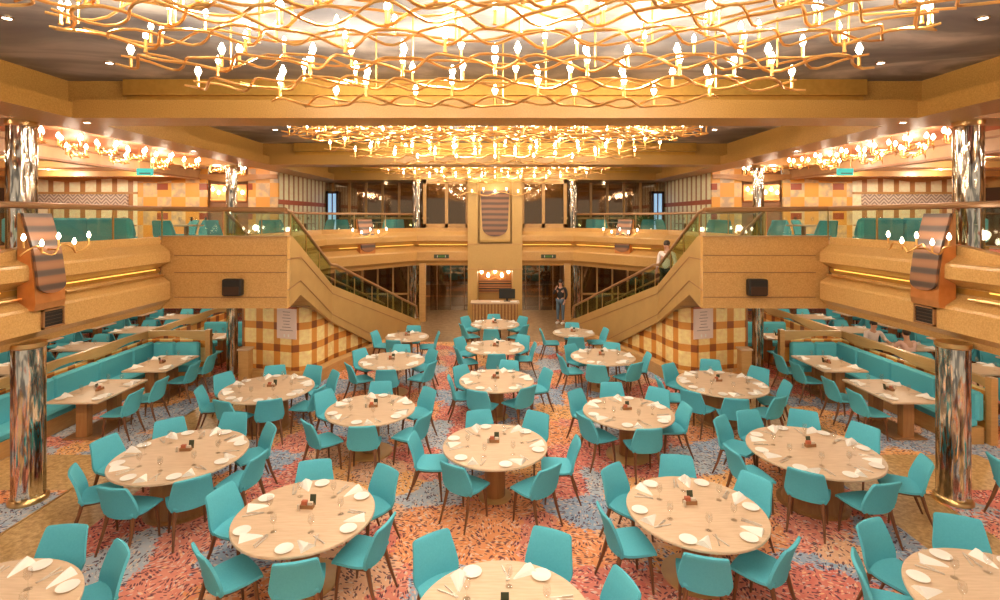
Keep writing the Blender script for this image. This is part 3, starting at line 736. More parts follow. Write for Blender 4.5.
# ------------------------------------------------------------------ shield sconces
def sconce(name, loc, rz, wd, z0, z1, zs, label, lit=True, nb=5, wood='shield_wood', back='copper', taper=1.0, zf=.62):
    """local +Y faces the hall; z0..z1 copper back, zs where the striped shield ends"""
    e = empty(name, loc, label, 'wall lamp', 'shield sconces', rz)
    h = wd/2
    secs = []
    def front(z): return .0+.05*max(0, (z1-z)/(z1-z0))
    # copper backing with curved cheeks
    pr = [(-h-.03, z0, .03), (h+.03, z0, .03)]
    mb = MB(); ss = []
    for z, dp in ((z0, .10), (z0+.1, .12), (z0+.3*(z1-z0), .10), (z0+.6*(z1-z0), .04), (z1, -.12)):
        ss.append([(-h-.02, -.14, z), (h+.02, -.14, z), (h+.02, dp, z), (-h-.02, dp, z)])
    mb.loft(ss, True).build('backing', back, e)
    # striped shield, rounded at the foot, leaning back at the head
    front_pts = []; N = 10; prof = []
    zz = [z1+(zs+h*.55-z1)*k/8 for k in range(9)]
    def dep(z):
        t = (z-z0)/(z1-z0)
        pts = [(0, .10), (.1, .12), (.3, .10), (.6, .04), (1, -.12)]
        for (a, da), (b, db) in zip(pts[:-1], pts[1:]):
            if a <= t <= b: return da+(db-da)*(t-a)/(b-a)
        return -.12
    left = [(-h, z) for z in zz]; right = [(h, z) for z in zz]
    arc = [(-h*math.cos(PI*k/12), zs+h*.55-h*.55*math.sin(PI*k/12)) for k in range(1, 12)]
    rows = []
    for z in zz: q = 1+(taper-1)*(z1-z)/(z1-zs); rows.append((-h*q, h*q, z))
    for k in range(1, 7):
        a = PI/2*k/6.3; rows.append((-h*taper*math.cos(a), h*taper*math.cos(a), zs+h*.55-h*.55*math.sin(a)))
    mb = MB().loft([[(a, dep(z)+.005, z), (b, dep(z)+.005, z), (b, dep(z)+.045, z), (a, dep(z)+.045, z)] for a, b, z in rows], True)
    mb.build('shield', wood, e)
    # wavy branch with candle bulbs
    zb = z0+zf*(z1-z0); yb = dep(zb)+.20; L = wd*1.25
    pts = [(-L+2*L*k/24, yb+.03*math.sin(k), zb+.07*math.cos(k*PI/5)) for k in range(25)]
    MB().tube(pts, .012*max(1, wd*1.2), 6).build('branch_rod', 'gold', e, smooth=True)
    MB().tube([(0, yb, zb), (0, dep(zb), zb)], .014, 6).build('arm', 'gold', e)
    for k in range(nb):
        bx = -L*.95+2*L*.95*k/(nb-1); bz = zb+.08+(.07 if k % 2 == 0 else -.02)
        hd = MB().lathe([(.014, bz-.10), (.014, bz)], 7, (bx, yb)).build('candle_holder', 'gold', e)
        MB().lathe([(.010, bz), (.025, bz+.025), (.028, bz+.045), (.008, bz+.10)], 8, (bx, yb)).build('bulb', 'bulb', hd, smooth=True)
    c = Matrix.Rotation(rz, 4, 'Z') @ Vector((0, yb+.05, zb+.2))
    if lit: lamp(loc[0]+c.x, loc[1]+c.y, loc[2]+c.z, P_SCONCE*(1.6 if wd > .8 else 1), .08)
for s in (-1, 1):
    sconce('shield_sconce', (s*6.66, 7.66 if s < 0 else 7.93, 0), -PI/2 if s < 0 else PI/2, .48, 2.72, 4.12, 2.95, 'striped shield sconce with candle branch on the near balcony front, %s side' % SIDE[s])
    sconce('shield_sconce', (s*4.60, 18.55, 0), -(PI/2+math.atan2(2.6, 3.25)) if s < 0 else PI/2+math.atan2(2.6, 3.25), .62, 2.55, 4.0, 2.85, 'striped shield sconce on the far slanting balcony, %s side' % SIDE[s])
sconce('shield_sconce', (0, 20.12, 0), PI, 1.12, 3.12, 5.12, 3.34, 'big striped shield sconce at the head of the central pier', nb=7, wood='shield_dark', back='stone_smooth', taper=.84, zf=.93)
e = empty('wall_lamp_panel', (0, 21.38, 1.35), 'glowing lamp panel in the alcove above the host desk', 'wall lamp')
MB().box(-.66, .66, -.05, 0, -.35, .66).build('panel', 'copper', e)
for k, (x, z) in enumerate(((-.55, .42), (-.28, .28), (.0, .44), (.28, .28), (.55, .44))):
    hd = MB().lathe([(.03, z-.10), (.03, z)], 8, (x, -.14)).build('candle_holder', 'gold', e)
    MB().lathe([(.02, z), (.06, z+.05), (.06, z+.10), (.02, z+.18)], 10, (x, -.14)).build('bulb', 'bulb', hd, smooth=True)
MB().tube([(-.45, -.12, .24), (-.2, -.12, .18), (0, -.12, .26), (.2, -.12, .18), (.45, -.12, .26)], .02, 6).build('branch_rod', 'gold', e)
for k in range(5):
    MB().box(-.66, .66, -.09, -.05, -.32+k*.1, -.26+k*.1).build('slat', 'shield_wood', e)
lamp(0, 21.0, 1.85, 6, .1)
# lamp panels of the upper alcoves
for s in (-1, 1):
    e = empty('wall_lamp_panel', (s*9.05, 17.72, 4.9), 'glowing lamp panel in the upper alcove behind the slim column, %s side' % SIDE[s], 'wall lamp', 'alcove lamp panels')
    MB().bevbox(-.62, .62, -.06, 0, -.30, .30, .02).build('panel', 'copper', e)
    for k in range(6):
        x = -.5+k*.2; z = -.05 if k % 2 else .06
        hd = MB().lathe([(.02, z-.08), (.02, z)], 7, (x, -.13)).build('candle_holder', 'gold', e)
        MB().lathe([(.015, z), (.045, z+.04), (.045, z+.07), (.012, z+.14)], 8, (x, -.13)).build('bulb', 'bulb', hd, smooth=True)
    MB().box(-.6, .6, -.10, -.06, -.25, -.21).build('shelf', 'gold', e)
    lamp(s*9.05, 17.3, 5.0, 5, .1)

# ------------------------------------------------------------------ host desk
e = empty('host_desk', (0, 19.3, 0), 'slatted wooden host desk before the central alcove', 'desk')
MB().box(-.84, .84, -.25, .25, .04, .90).build('body', 'wood_brown', e)
MB().bevbox(-.90, .90, -.31, .31, .90, .96, .015).build('top', 'oak', e)
mb = MB()
for k in range(14): mb.box(-.82+k*.121, -.76+k*.121, -.29, -.25, .06, .90)
mb.build('slat', 'wood_tan', e)
MB().box(-.86, .86, -.27, .27, 0, .05).build('plinth', 'dark_brown', e)
e = empty('monitor', (.45, 19.32, .96), 'black monitor standing on the host desk', 'monitor')
MB().bevbox(-.30, .30, -.025, .02, .10, .46, .01).build('screen', 'black', e); MB().box(-.04, .04, -.01, .03, .01, .12).build('stand', 'black', e); MB().bevbox(-.12, .12, -.09, .09, 0, .015, .004).build('base', 'black', e)
tag(MB().bevbox(-.16, .16, -.09, .09, 0, .02, .005).build('menu_stack', 'white', None, (0, 0, 0)), 'white sheets lying beside the monitor on the host desk', 'paper').location = (.02, 19.15, .96)
tag(MB().bevbox(-.12, .12, -.09, .09, 0, .03, .005).build('menu_stack', 'white', None, (0, 0, 0)), 'white pad at the outer end of the host desk', 'paper').location = (.68, 19.12, .96)

# ------------------------------------------------------------------ dining chair (faces +Y)
def grid_shell(fn, nu, nv):
    """fn(u,v)->(front point, back point); closed shell"""
    mb = MB(); F = [[fn(u/nu, v/nv) for u in range(nu+1)] for v in range(nv+1)]
    W_ = nu+1
    for k in (0, 1):
        for row in F: mb.v += [tuple(p[k]) for p in row]
    n = W_*(nv+1)
    for v in range(nv):
        for u in range(nu):
            a = v*W_+u; mb.f.append((a, a+1, a+W_+1, a+W_)); mb.f.append((n+a, n+a+W_, n+a+W_+1, n+a+1))
    rim = [u for u in range(nu+1)]+[v*W_+nu for v in range(1, nv+1)]+[nv*W_+u for u in range(nu-1, -1, -1)]+[v*W_ for v in range(nv-1, 0, -1)]
    for i in range(len(rim)):
        a, b = rim[i], rim[(i+1) % len(rim)]; mb.f.append((a, b, n+b, n+a))
    return mb
def back_fn(u, v):
    v = 1-(1-v)**1.35                                               # more rows near the top edge
    hw = .215+.038*math.sin(min(1, v/.28)*PI/2) if v < .28 else .253-.050*((v-.28)/.72)
    if v > .95: hw -= .016*((v-.95)/.05)**2
    x = (2*u-1)*hw; e = (2*u-1)**2
    z = .43+.415*v
    y = -.185-.035*v-.078*v*v+.045*e*(1-.55*v)
    t = .042*(1-.35*e)*(1 if v < .985 else .6)
    return ((x, y+t/2, z+.0), (x, y-t/2, z-.008))
def seat_fn(u, v):
    hw = .205+.045*math.sin(min(1, v/.5)*PI/2)-.012*max(0, (v-.8)/.2)
    x = (2*u-1)*hw; e = (2*u-1)**2
    y = -.19+.45*v-(.02*e if v > .9 else 0)
    z = .465-.018*math.sin(PI*v)*(1-e)+.006*v-(.012 if v > .96 else 0)+.03*max(0, .15-v)/.15
    return ((x, y, z), (x, y, z-.045*(1-.4*e)))
def seat_mb(): return grid_shell(seat_fn, 8, 8)
def back_mb(): return grid_shell(back_fn, 8, 11)
def leg_mb(sx, front):
    if front: return MB().tube([(sx*.185, .175, .43), (sx*.20, .20, .2), (sx*.205, .215, 0)], [.024, .019, .012], 6)
    return MB().tube([(sx*.175, -.15, .43), (sx*.195, -.205, .22), (sx*.21, -.29, 0)], [.026, .020, .012], 6)
def frame_mb(): return MB().prism([(-.20, -.17), (.20, -.17), (.215, .0), (.20, .20), (-.20, .20), (-.215, 0)], .405, .432)
def make_chair():
    e = empty('dining_chair', (0, 0, -50), 'prototype', 'chair', 'chairs around the round tables')
    parts = [seat_mb().build('seat', 'teal', e, smooth=True), back_mb().build('backrest', 'teal', e, smooth=True), frame_mb().build('seat_frame', 'leg_wood', e)]
    for sx in (-1, 1):
        for fr_ in (True, False): parts.append(leg_mb(sx, fr_).build('leg', 'leg_wood', e, smooth=True))
    return e, [(p, []) for p in parts]
CH, CHT = make_chair(); used = [False]; SEEN.clear()
def place_chair(x, y, rz, label, group, z=0):
    if not used[0]:
        used[0] = True; CH.location = (x, y, z); CH.rotation_euler = (0, 0, rz); CH['label'] = label; CH['group'] = group; SEEN[label] = 1; return CH
    r = dup(CH, CHT, (x, y, z), rz, label); r['group'] = group; return r
# one-mesh copy for chairs that are only a few pixels large
def far_chair_mesh():
    me = bpy.data.meshes.new('dining_chair'); A = MB(); 
    for q in (seat_mb(), back_mb()): A.add(q.v, q.f)
    n = len(A.f)
    for q in (frame_mb(), leg_mb(-1, True), leg_mb(1, True), leg_mb(-1, False), leg_mb(1, False)): A.add(q.v, q.f)
    me.from_pydata(A.v, [], A.f); me.materials.append(M['teal']); me.materials.append(M['leg_wood'])
    for i, p in enumerate(me.polygons):
        p.use_smooth = True; p.material_index = 0 if i < n else 1
    return me
FCM = far_chair_mesh()
def far_chair(x, y, rz, label, group, z=0):
    o = bpy.data.objects.new('dining_chair', FCM); COL.objects.link(o); o.location = (x, y, z); o.rotation_euler = (0, 0, rz)
    return tag(o, label, 'chair', group)

# ------------------------------------------------------------------ table ware
def simple(name, mb, m, smooth=True):
    o = mb.build(name, m, smooth=smooth); o.location = (0, 0, -50); return o
PL = simple('side_plate', MB().lathe([(.001, .004), (.05, .003), (.055, 0), (.06, .004), (.088, .016), (.090, .019), (.086, .019), (.058, .009), (.001, .008)], 20), 'white')
nap = MB(); 
secs = []
for k in range(7):
    t = k/6; wv_ = .075*(1-t)+.008; hgt = .055*(1-t)**.7+.006
    secs.append([(-wv_, -.11+.22*t, 0), (-wv_*.55, -.11+.22*t, hgt*.62), (0, -.11+.22*t, hgt), (wv_*.6, -.11+.22*t, hgt*.45), (wv_, -.11+.22*t, 0)])
NP = simple('napkin', nap.loft(secs, True), 'napkin', False)
fk = MB().tube([(0, -.09, .006), (0, 0, .010), (0, .035, .006)], [.006, .004, .007], 6)
fk.prism([(-.012, .035), (.012, .035), (.012, .06), (-.012, .06)], .004, .008)
for k in range(4): fk.box(-.012+k*.0068, -.0085+k*.0068, .06, .105, .004, .008)
FK = simple('fork', fk, 'steel', False)
KN = simple('knife', MB().bevbox(-.008, .008, -.10, 0, .001, .012, .003).prism([(-.009, 0), (.006, 0), (.009, .05), (.006, .10), (-.004, .115), (-.009, .1)], .003, .007), 'steel', False)
WG = simple('wine_glass', MB().lathe([(.034, 0), (.033, .004), (.006, .008), (.004, .02), (.004, .075), (.018, .088), (.034, .115), (.036, .14), (.030, .185), (.029, .185), (.034, .14), (.032, .117), (.016, .091), (.002, .08)], 14), 'wine_glass')
SH = simple('salt_shaker', MB().lathe([(.016, 0), (.018, .004), (.014, .05), (.016, .055), (.012, .068), (.004, .072)], 12), 'steel')
protos = {'side_plate': PL, 'napkin': NP, 'fork': FK, 'knife': KN, 'wine_glass': WG, 'salt_shaker': SH}
fresh = set(protos)
def put(kind, x, y, z, rz, label, cat, group):
    o = protos[kind]
    if kind in fresh: fresh.discard(kind)
    else: o = o.copy(); COL.objects.link(o)
    o.location = (x, y, z); o.rotation_euler = (0, 0, rz); return tag(o, label, cat, group)
CAD = None
def caddy(x, y, z, rz, label):
    e = empty('condiment_caddy', (x, y, z), label, 'caddy', 'table centrepieces', rz)
    MB().box(-.075, .075, -.03, .03, 0, .012).box(-.075, .075, -.03, -.025, .012, .045).box(-.075, .075, .025, .03, .012, .045).box(-.075, -.07, -.025, .025, .012, .045).box(.07, .075, -.025, .025, .012, .045).build('tray', 'wood_brown', e)
    MB().box(-.06, .0, -.02, .02, .012, .085).build('sachet_box', 'brick_red', e)
    MB().box(.01, .065, -.018, .018, .012, .07).build('sachet_box', 'card', e)
    MB().slab([(.0, .07, 0), (.07, .07, 0), (.07, .09, .11), (.0, .09, .11)], (0, .004, 0)).build('menu_card', 'green_dark', e)

DIR8 = [(0, 'far'), (45, 'far-right'), (90, 'right'), (135, 'near-right'), (180, 'near'), (225, 'near-left'), (270, 'left'), (315, 'far-left')]
def names_for(angs):
    """angs in degrees clockwise from far; a distinct direction word for each, order kept"""
    n = len(angs); idx = sorted(range(n), key=lambda i: angs[i] % 360); best = None
    for comb in combinations(range(8), n):
        for r in range(n):
            cc = [comb[(k+r) % n] for k in range(n)]
            c = sum(abs((angs[idx[k]]-DIR8[cc[k]][0]+180) % 360-180)**2 for k in range(n))
            if best is None or c < best[0]: best = (c, cc)
    out = [None]*n
    for k in range(n): out[idx[k]] = DIR8[best[1][k]][1]
    return out

TABLES = dict(A1=(0, 16.2), A2=(0, 13.3), A3=(.03, 10.6), A4=(0, 7.57), A5=(.07, 4.26), B1=(-2.45, 14.5), B2=(-2.39, 12.05), B3=(-2.15, 9.0), B4=(-2.12, 5.81),
    C1=(-4.41, 10.1), C2=(-4.39, 7.28), C3=(-4.4, 4.19), D1=(2.27, 15.0), D2=(2.57, 12.4), D3=(2.27, 8.87), D4=(2.27, 5.89), E1=(4.53, 10.4), E2=(4.52, 7.4), E3=(4.49, 4.35))
CHAIRS = {
 'A1': [(-0.03, 17.1), (-0.78, 16.79), (-0.77, 15.82), (0.72, 16.78), (0.69, 15.72), (-0.09, 15.29)],
 'A2': [(-0.76, 13.83), (-0.72, 13.02), (0.03, 12.55), (0.62, 14.07), (0.76, 13.32)],
 'A3': [(0.26, 11.47), (-0.57, 11.15), (-0.66, 10.53), (-0.24, 9.93), (0.46, 10.1), (0.88, 10.94)],
 'A4': [(-0.21, 8.42), (0.56, 8.38), (-0.96, 7.65), (-0.40, 7.00), (0.54, 6.92), (0.93, 7.54)],
 'A5': [(-0.49, 5.05), (0.47, 5.1), (0.92, 4.55)],
 'B1': [(-2.43, 15.26), (-3.17, 14.67), (-2.61, 13.92), (-1.85, 14.57)],
 'B2': [(-2.37, 12.94), (-3.11, 12.56), (-3.02, 11.6), (-2.33, 11.27), (-1.64, 11.71), (-1.72, 12.55)],
 'B3': [(-2.22, 9.95), (-2.96, 9.5), (-2.78, 8.39), (-2.08, 8.29), (-1.38, 8.61), (-1.43, 9.63)],
 'B4': [(-2.32, 6.63), (-3.01, 6.09), (-2.67, 5.22), (-1.94, 5.13), (-1.41, 5.59), (-1.55, 6.49)],
 'C1': [(-4.71, 11.07), (-5.4, 10.63), (-5.35, 9.89), (-4.71, 9.39), (-4.1, 9.44), (-4.03, 11.08), (-3.55, 10.73), (-3.59, 9.94)],
 'C2': [(-5.03, 8.09), (-5.45, 7.53), (-5.18, 6.8), (-4.52, 6.46), (-3.9, 6.64), (-3.47, 7.11), (-3.67, 7.89), (-4.31, 8.32)],
 'C3': [(-4.45, 5.16), (-3.82, 4.88)],
 'D1': [(2.34, 15.71), (1.59, 15.0), (2.21, 14.29), (2.97, 15.09)],
 'D2': [(2.91, 13.17), (2.07, 13.0), (1.78, 12.23), (2.3, 11.62), (3.0, 11.75), (3.39, 12.36)],
 'D3': [(2.27, 9.89), (2.92, 9.61), (1.67, 9.5), (1.68, 8.58), (2.33, 8.2), (3.03, 8.92)],
 'D4': [(2.41, 6.77), (1.68, 6.53), (1.46, 5.76), (2.08, 5.2), (2.75, 5.33), (3.02, 6.33)],
 'E1': [(4.82, 11.55), (3.96, 11.23), (5.47, 11.03), (5.47, 10.23), (5.0, 9.58), (4.35, 9.51), (3.84, 9.84), (3.54, 10.42)],
 'E2': [(5.03, 8.44), (4.27, 8.42), (3.8, 8.18), (3.56, 7.28), (4.10, 6.82), (4.7, 6.57), (5.5, 7.02), (5.51, 7.94)],
 'E3': [(4.88, 5.35), (4.07, 5.26), (3.65, 4.78)]}
for _ in range(12):                                                 # neighbours never share floor
    al = [(k, i) for k in CHAIRS for i in range(len(CHAIRS[k]))]
    for a in range(len(al)):
        for b in range(a+1, len(al)):
            (ka, ia), (kb, ib) = al[a], al[b]; p, q = Vector(CHAIRS[ka][ia]), Vector(CHAIRS[kb][ib]); d = (q-p).length
            if d < .53:
                m_ = (q-p)/d*(.53-d)*.5; CHAIRS[ka][ia] = tuple(p-m_); CHAIRS[kb][ib] = tuple(q+m_)
LINE = {'A': 'middle line', 'B': 'inner left line', 'C': 'outer left line', 'D': 'inner right line', 'E': 'outer right line'}
COUNT = {'A': 5, 'B': 4, 'C': 3, 'D': 4, 'E': 3}
def handle(k):
    n = COUNT[k[0]]-int(k[1]); q = 'farthest' if n == COUNT[k[0]]-1 else ORD[n]
    return '%s round table in %s' % (q, LINE[k[0]])
def setting(x, y, z, ang, R, tag_, where):
    """one place laid on a round table; ang clockwise degrees from +Y"""
    def pol(r, da): a = math.radians(ang+da); return x+r*math.sin(a), y+r*math.cos(a)
    def rot(da): return -math.radians(ang+da)
    k = .76/R
    px, py = pol(R-.12, 13*k); put('side_plate', px, py, z, 0, 'white side plate, %s place on %s' % (tag_, where), 'plate', 'side plates on the round tables')
    px, py = pol(R-.17, -3*k); put('napkin', px, py, z, rot(0)+PI+random.uniform(-.7, .7), 'folded white napkin, %s place on %s' % (tag_, where), 'napkin', 'napkins on the round tables')
    px, py = pol(R-.19, -15*k); put('fork', px, py, z, rot(-15)+PI+random.uniform(-.4, .4), 'steel fork, %s place on %s' % (tag_, where), 'fork', 'forks on the round tables')
    px, py = pol(R-.18, -18.5*k); put('knife', px, py, z, rot(-18)+PI+random.uniform(-.4, .4), 'steel knife, %s place on %s' % (tag_, where), 'knife', 'knives on the round tables')
    px, py = pol(R-.36, -13*k); put('wine_glass', px, py, z, 0, 'clear wine glass, %s place on %s' % (tag_, where), 'glass', 'wine glasses on the round tables')
def round_table(k):
    x, y = TABLES[k]; big = k[0] in 'CE'; tiny = k in ('B1', 'D1'); R = .86 if big else (.60 if tiny else .76)
    h = handle(k)
    e = empty('round_table', (x, y, 0), {'A': 'pale oak', 'B': 'pale oak', 'C': 'wide pale oak', 'D': 'pale oak', 'E': 'wide pale oak'}[k[0]]+' '+h.replace(' round table', ' round dining table'), 'table', 'round tables')
    MB().lathe([(R-.02, .715), (R, .725), (R, .742), (R-.006, .75), (.001, .75)], 56).build('tabletop', 'oak', e)
    if big: MB().lathe([(.40, .03), (.38, .10), (.36, .68), (.40, .715)], 32).build('pedestal', 'pedestal', e, smooth=True)
    else: MB().lathe([(.15, .02), (.15, .715)], 24).build('pedestal', 'pedestal', e, smooth=True)
    br = .46 if big else (.24 if k[0] == 'A' else .37)
    MB().lathe([(br, 0), (br, .02), (br-.02, .03), (.1, .035)], 36).build('base_disc', 'pedestal' if big else 'wood_tan', e, smooth=True)
    ca = CHAIRS[k]; angs = [math.degrees(math.atan2(a-x, b-y)) for a, b in ca]; nm = names_for(angs)
    for (a, b), d in zip(ca, nm):
        place_chair(a, b, math.atan2(-(x-a), y-b), 'turquoise dining chair, %s side of %s' % (d, h), 'chairs around the round tables')
    n = 8 if big else (4 if tiny else 6)
    # turn the places so that they face the chairs
    sx = sum(math.cos(math.radians(a*n)) for a in angs); sy = sum(math.sin(math.radians(a*n)) for a in angs)
    a0 = math.degrees(math.atan2(sy, sx))/n
    A_ = [a0+360/n*i for i in range(n)]; N_ = names_for(A_)
    for a, d in zip(A_, N_): setting(x, y, .75, a, R, d, h)
    caddy(x+random.uniform(-.03, .03), y+.10+random.uniform(-.02, .02), .75, random.uniform(-.15, .15), 'condiment caddy, with sachets, on %s' % h)
    put('salt_shaker', x-.10, y+.06, .75, 0, 'small steel salt shaker on %s' % h, 'shaker', 'salt shakers')
for k in TABLES: round_table(k)

# ------------------------------------------------------------------ side booths: banquette, partition, tables
def cushion(mb, x0, x1, y0, y1, z0, z1): return mb.bevbox(x0, x1, y0, y1, z0, z1, .035)
def booth(s):
    nm = SIDE[s]; o = (s*8.5, 11, 0)
    e = empty('banquette', o, 'long turquoise corner banquette against the wavy partition, %s side' % nm, 'banquette', 'corner banquettes')
    ys = [8.35 if s < 0 else 9.3, 10.2, 11.35, 12.4, 13.2]
    for a, b in zip(ys[:-1], ys[1:]):
        cushion(MB(), -8.77, -8.62, a+.004, b-.004, .40, .92).build('back_cushion', 'teal', e, o, side=-s)
        cushion(MB(), -8.66, -8.22, a+.004, b-.004, .30, .45).build('seat_cushion', 'teal', e, o, side=-s)
    for a, b in ((-8.60, -8.05), (-8.05, -7.45)):
        cushion(MB(), a+.004, b-.004, 13.05, 13.2, .40, .92).build('back_cushion', 'teal', e, o, side=-s)
        cushion(MB(), a+.004, b-.004, 12.62, 13.08, .30, .45).build('seat_cushion', 'teal', e, o, side=-s)
    MB().box(-8.75, -8.26, ys[0], 13.2, .0, .30).box(-8.26, -7.45, 12.68, 13.2, 0, .30).build('plinth', 'wood_tan', e, o, side=-s)
    # partition behind: plaid foot panel, rails, wavy top board
    o = (s*8.85, 12, 0)
    e = empty('partition_screen', o, 'tan partition with wavy top board behind the corner banquette, %s side' % nm, 'partition', 'wavy partitions')
    uvf = lambda x, y, z: (x+y, z)
    MB().box(-8.90, -8.86, ys[0], 17.2, 0, .96).build('plaid_panel', 'plaid', e, o, side=-s, uvf=uvf)
    MB().box(-8.86, -7.35, 13.28, 13.32, 0, .96).build('plaid_panel', 'plaid', e, o, side=-s, uvf=uvf)
    def wavy(a, b, fixed, axis, t):
        n = 40; secs = []
        for k in range(n+1):
            q = a+(b-a)*k/n; z = .99+.055*math.sin((q-a)*2*PI/1.9)
            if axis == 'y': secs.append([(fixed, q, z), (fixed+t, q, z), (fixed+t, q, 1.17), (fixed, q, 1.17)])
            else: secs.append([(q, fixed, z), (q, fixed+t, z), (q, fixed+t, 1.17), (q, fixed, 1.17)])
        return MB().loft(secs, True)
    wavy(ys[0], 17.2, -8.93, 'y', .1).build('top_board', 'partition', e, o, side=-s)
    wavy(-8.83, -7.3, 13.25, 'x', .1).build('top_board', 'partition', e, o, side=-s)
    for p in ((-8.94, ys[0]-.06), (-7.38, 13.24), (-8.94, 17.2)):
        MB().box(p[0], p[0]+.12, p[1], p[1]+.12, 0, 1.2).build('post', 'wood_tan', e, o, side=-s)
    # second booth behind
    o = (s*8.1, 15.5, 0)
    e = empty('banquette', o, 'short turquoise bench behind the corner booth partition, %s side' % nm, 'banquette', 'short benches')
    for a, b in ((-8.75, -8.05), (-8.05, -7.35)):
        cushion(MB(), a+.004, b-.004, 15.6, 15.75, .4, .92).build('back_cushion', 'teal', e, o, side=-s)
        cushion(MB(), a+.004, b-.004, 15.15, 15.62, .3, .45).build('seat_cushion', 'teal', e, o, side=-s)
    MB().box(-8.75, -7.35, 15.2, 15.75, 0, .3).build('plinth', 'wood_tan', e, o, side=-s)
    rect_table(s*7.95, 14.55, 1.1, .75, 'small oak table before the short bench behind the booth, %s side' % nm, 'booth tables', 'the small booth table, %s side' % nm, 4)
    far_chair(s*7.6, 13.85, 0, 'turquoise chair facing the short bench behind the booth, %s side' % nm, 'booth chairs')
    # the two tables of the corner booth and their chairs
    for i, (y0, y1) in enumerate(((9.3, 10.65), (11.2, 12.5))):
        w = ('nearer', 'farther')[i]
        rect_table(s*7.58, (y0+y1)/2, .95, y1-y0, '%s oak table of the corner booth, %s side' % (w, nm), 'booth tables', '%s booth table, %s side' % (w, nm), 4)
        for j, y in enumerate((y0+.35, y1-.25)):
            place_chair(s*6.92, y, PI/2 if s < 0 else -PI/2, 'turquoise dining chair, %s seat at %s booth table, %s side' % (('near', 'far')[j], w, nm), 'booth chairs')
def rect_table(x, y, wx, wy, label, group, where, n, ware=True, caddy_=True):
    e = empty('dining_table', (x, y, 0), label, 'table', group)
    MB().bevbox(-wx/2, wx/2, -wy/2, wy/2, .715, .75, .006).build('tabletop', 'oak', e)
    for q in (-1, 1):
        if wy >= wx: MB().box(-.10, .10, q*wy*.28-.07, q*wy*.28+.07, .03, .715).build('leg', 'pedestal', e)
        else: MB().box(q*wx*.28-.07, q*wx*.28+.07, -.10, .10, .03, .715).build('leg', 'pedestal', e)
    MB().bevbox(-wx*.32, wx*.32, -wy*.38, wy*.38, 0, .03, .008).build('base_plate', 'wood_brown', e)
    if not ware: return
    q = 0
    for sx in (-1, 1):
        for t in (-1, 1):
            d = ('near-left', 'far-left', 'near-right', 'far-right')[q]; q += 1
            px, py = x+sx*(wx/2-.14), y+t*wy*.25
            put('side_plate', px, py+.16*t, .75, 0, 'white side plate, %s place on %s' % (d, where), 'plate', 'side plates on the side tables')
            put('napkin', px-sx*.02, py, .75, (-PI/2*sx)+PI+random.uniform(-.3, .3), 'folded white napkin, %s place on %s' % (d, where), 'napkin', 'napkins on the side tables')
            put('wine_glass', px-sx*.2, py+.06, .75, 0, 'clear wine glass, %s place on %s' % (d, where), 'glass', 'wine glasses on the side tables')
            put('knife', px, py-.13*t, .75, PI/2*sx, 'steel knife, %s place on %s' % (d, where), 'knife', 'knives on the side tables')
    if caddy_: caddy(x, y, .75, PI/2, 'condiment caddy, with sachets, on %s' % where)
for s in (-1, 1): booth(s)
# stray chairs at the outer edge of the marble path, with their table
for s in (-1, 1):
    place_chair(s*6.98, 6.9 if s > 0 else 6.75, -PI/2-.25 if s > 0 else PI/2+.25, 'turquoise dining chair near the thick lower column at the %s edge' % SIDE[s], 'edge chairs')

# ------------------------------------------------------------------ rows beyond the partitions on the lower deck
for s in (-1, 1):
    nm = SIDE[s]
    for i, y in enumerate((9.4, 11.4, 13.4, 15.4, 17.4)):
        x = 10.5
        where = '%s table beyond the partition, %s side' % (ORD[i], nm)
        rect_table(s*x, y, 1.3, .85, '%s oak table from the front beyond the partition, %s side' % (ORD[i], nm), 'tables beyond the partitions', where, 4, True, False)
        for a in (-.34, .34):
            for b in (-1, 1):
                d = ('near' if b < 0 else 'far')+('-left' if a < 0 else '-right')
                far_chair(s*x+a, y+b*.68, 0 if b < 0 else PI, 'turquoise chair, %s seat at %s' % (d, where), 'chairs beyond the partitions')
        x = 12.6
        where = '%s outer table by the hull wall, %s side' % (ORD[i], nm)
        rect_table(s*x, y+.6, 1.3, .85, '%s oak table from the front along the hull wall, %s side' % (ORD[i], nm), 'tables along the hull wall', where, 4, False)
        for a in (-.34, .34):
            for b in (-1, 1):
                d = ('near' if b < 0 else 'far')+('-left' if a < 0 else '-right')
                far_chair(s*x+a, y+.6+b*.68, 0 if b < 0 else PI, 'turquoise chair, %s seat at %s' % (d, where), 'chairs along the hull wall')

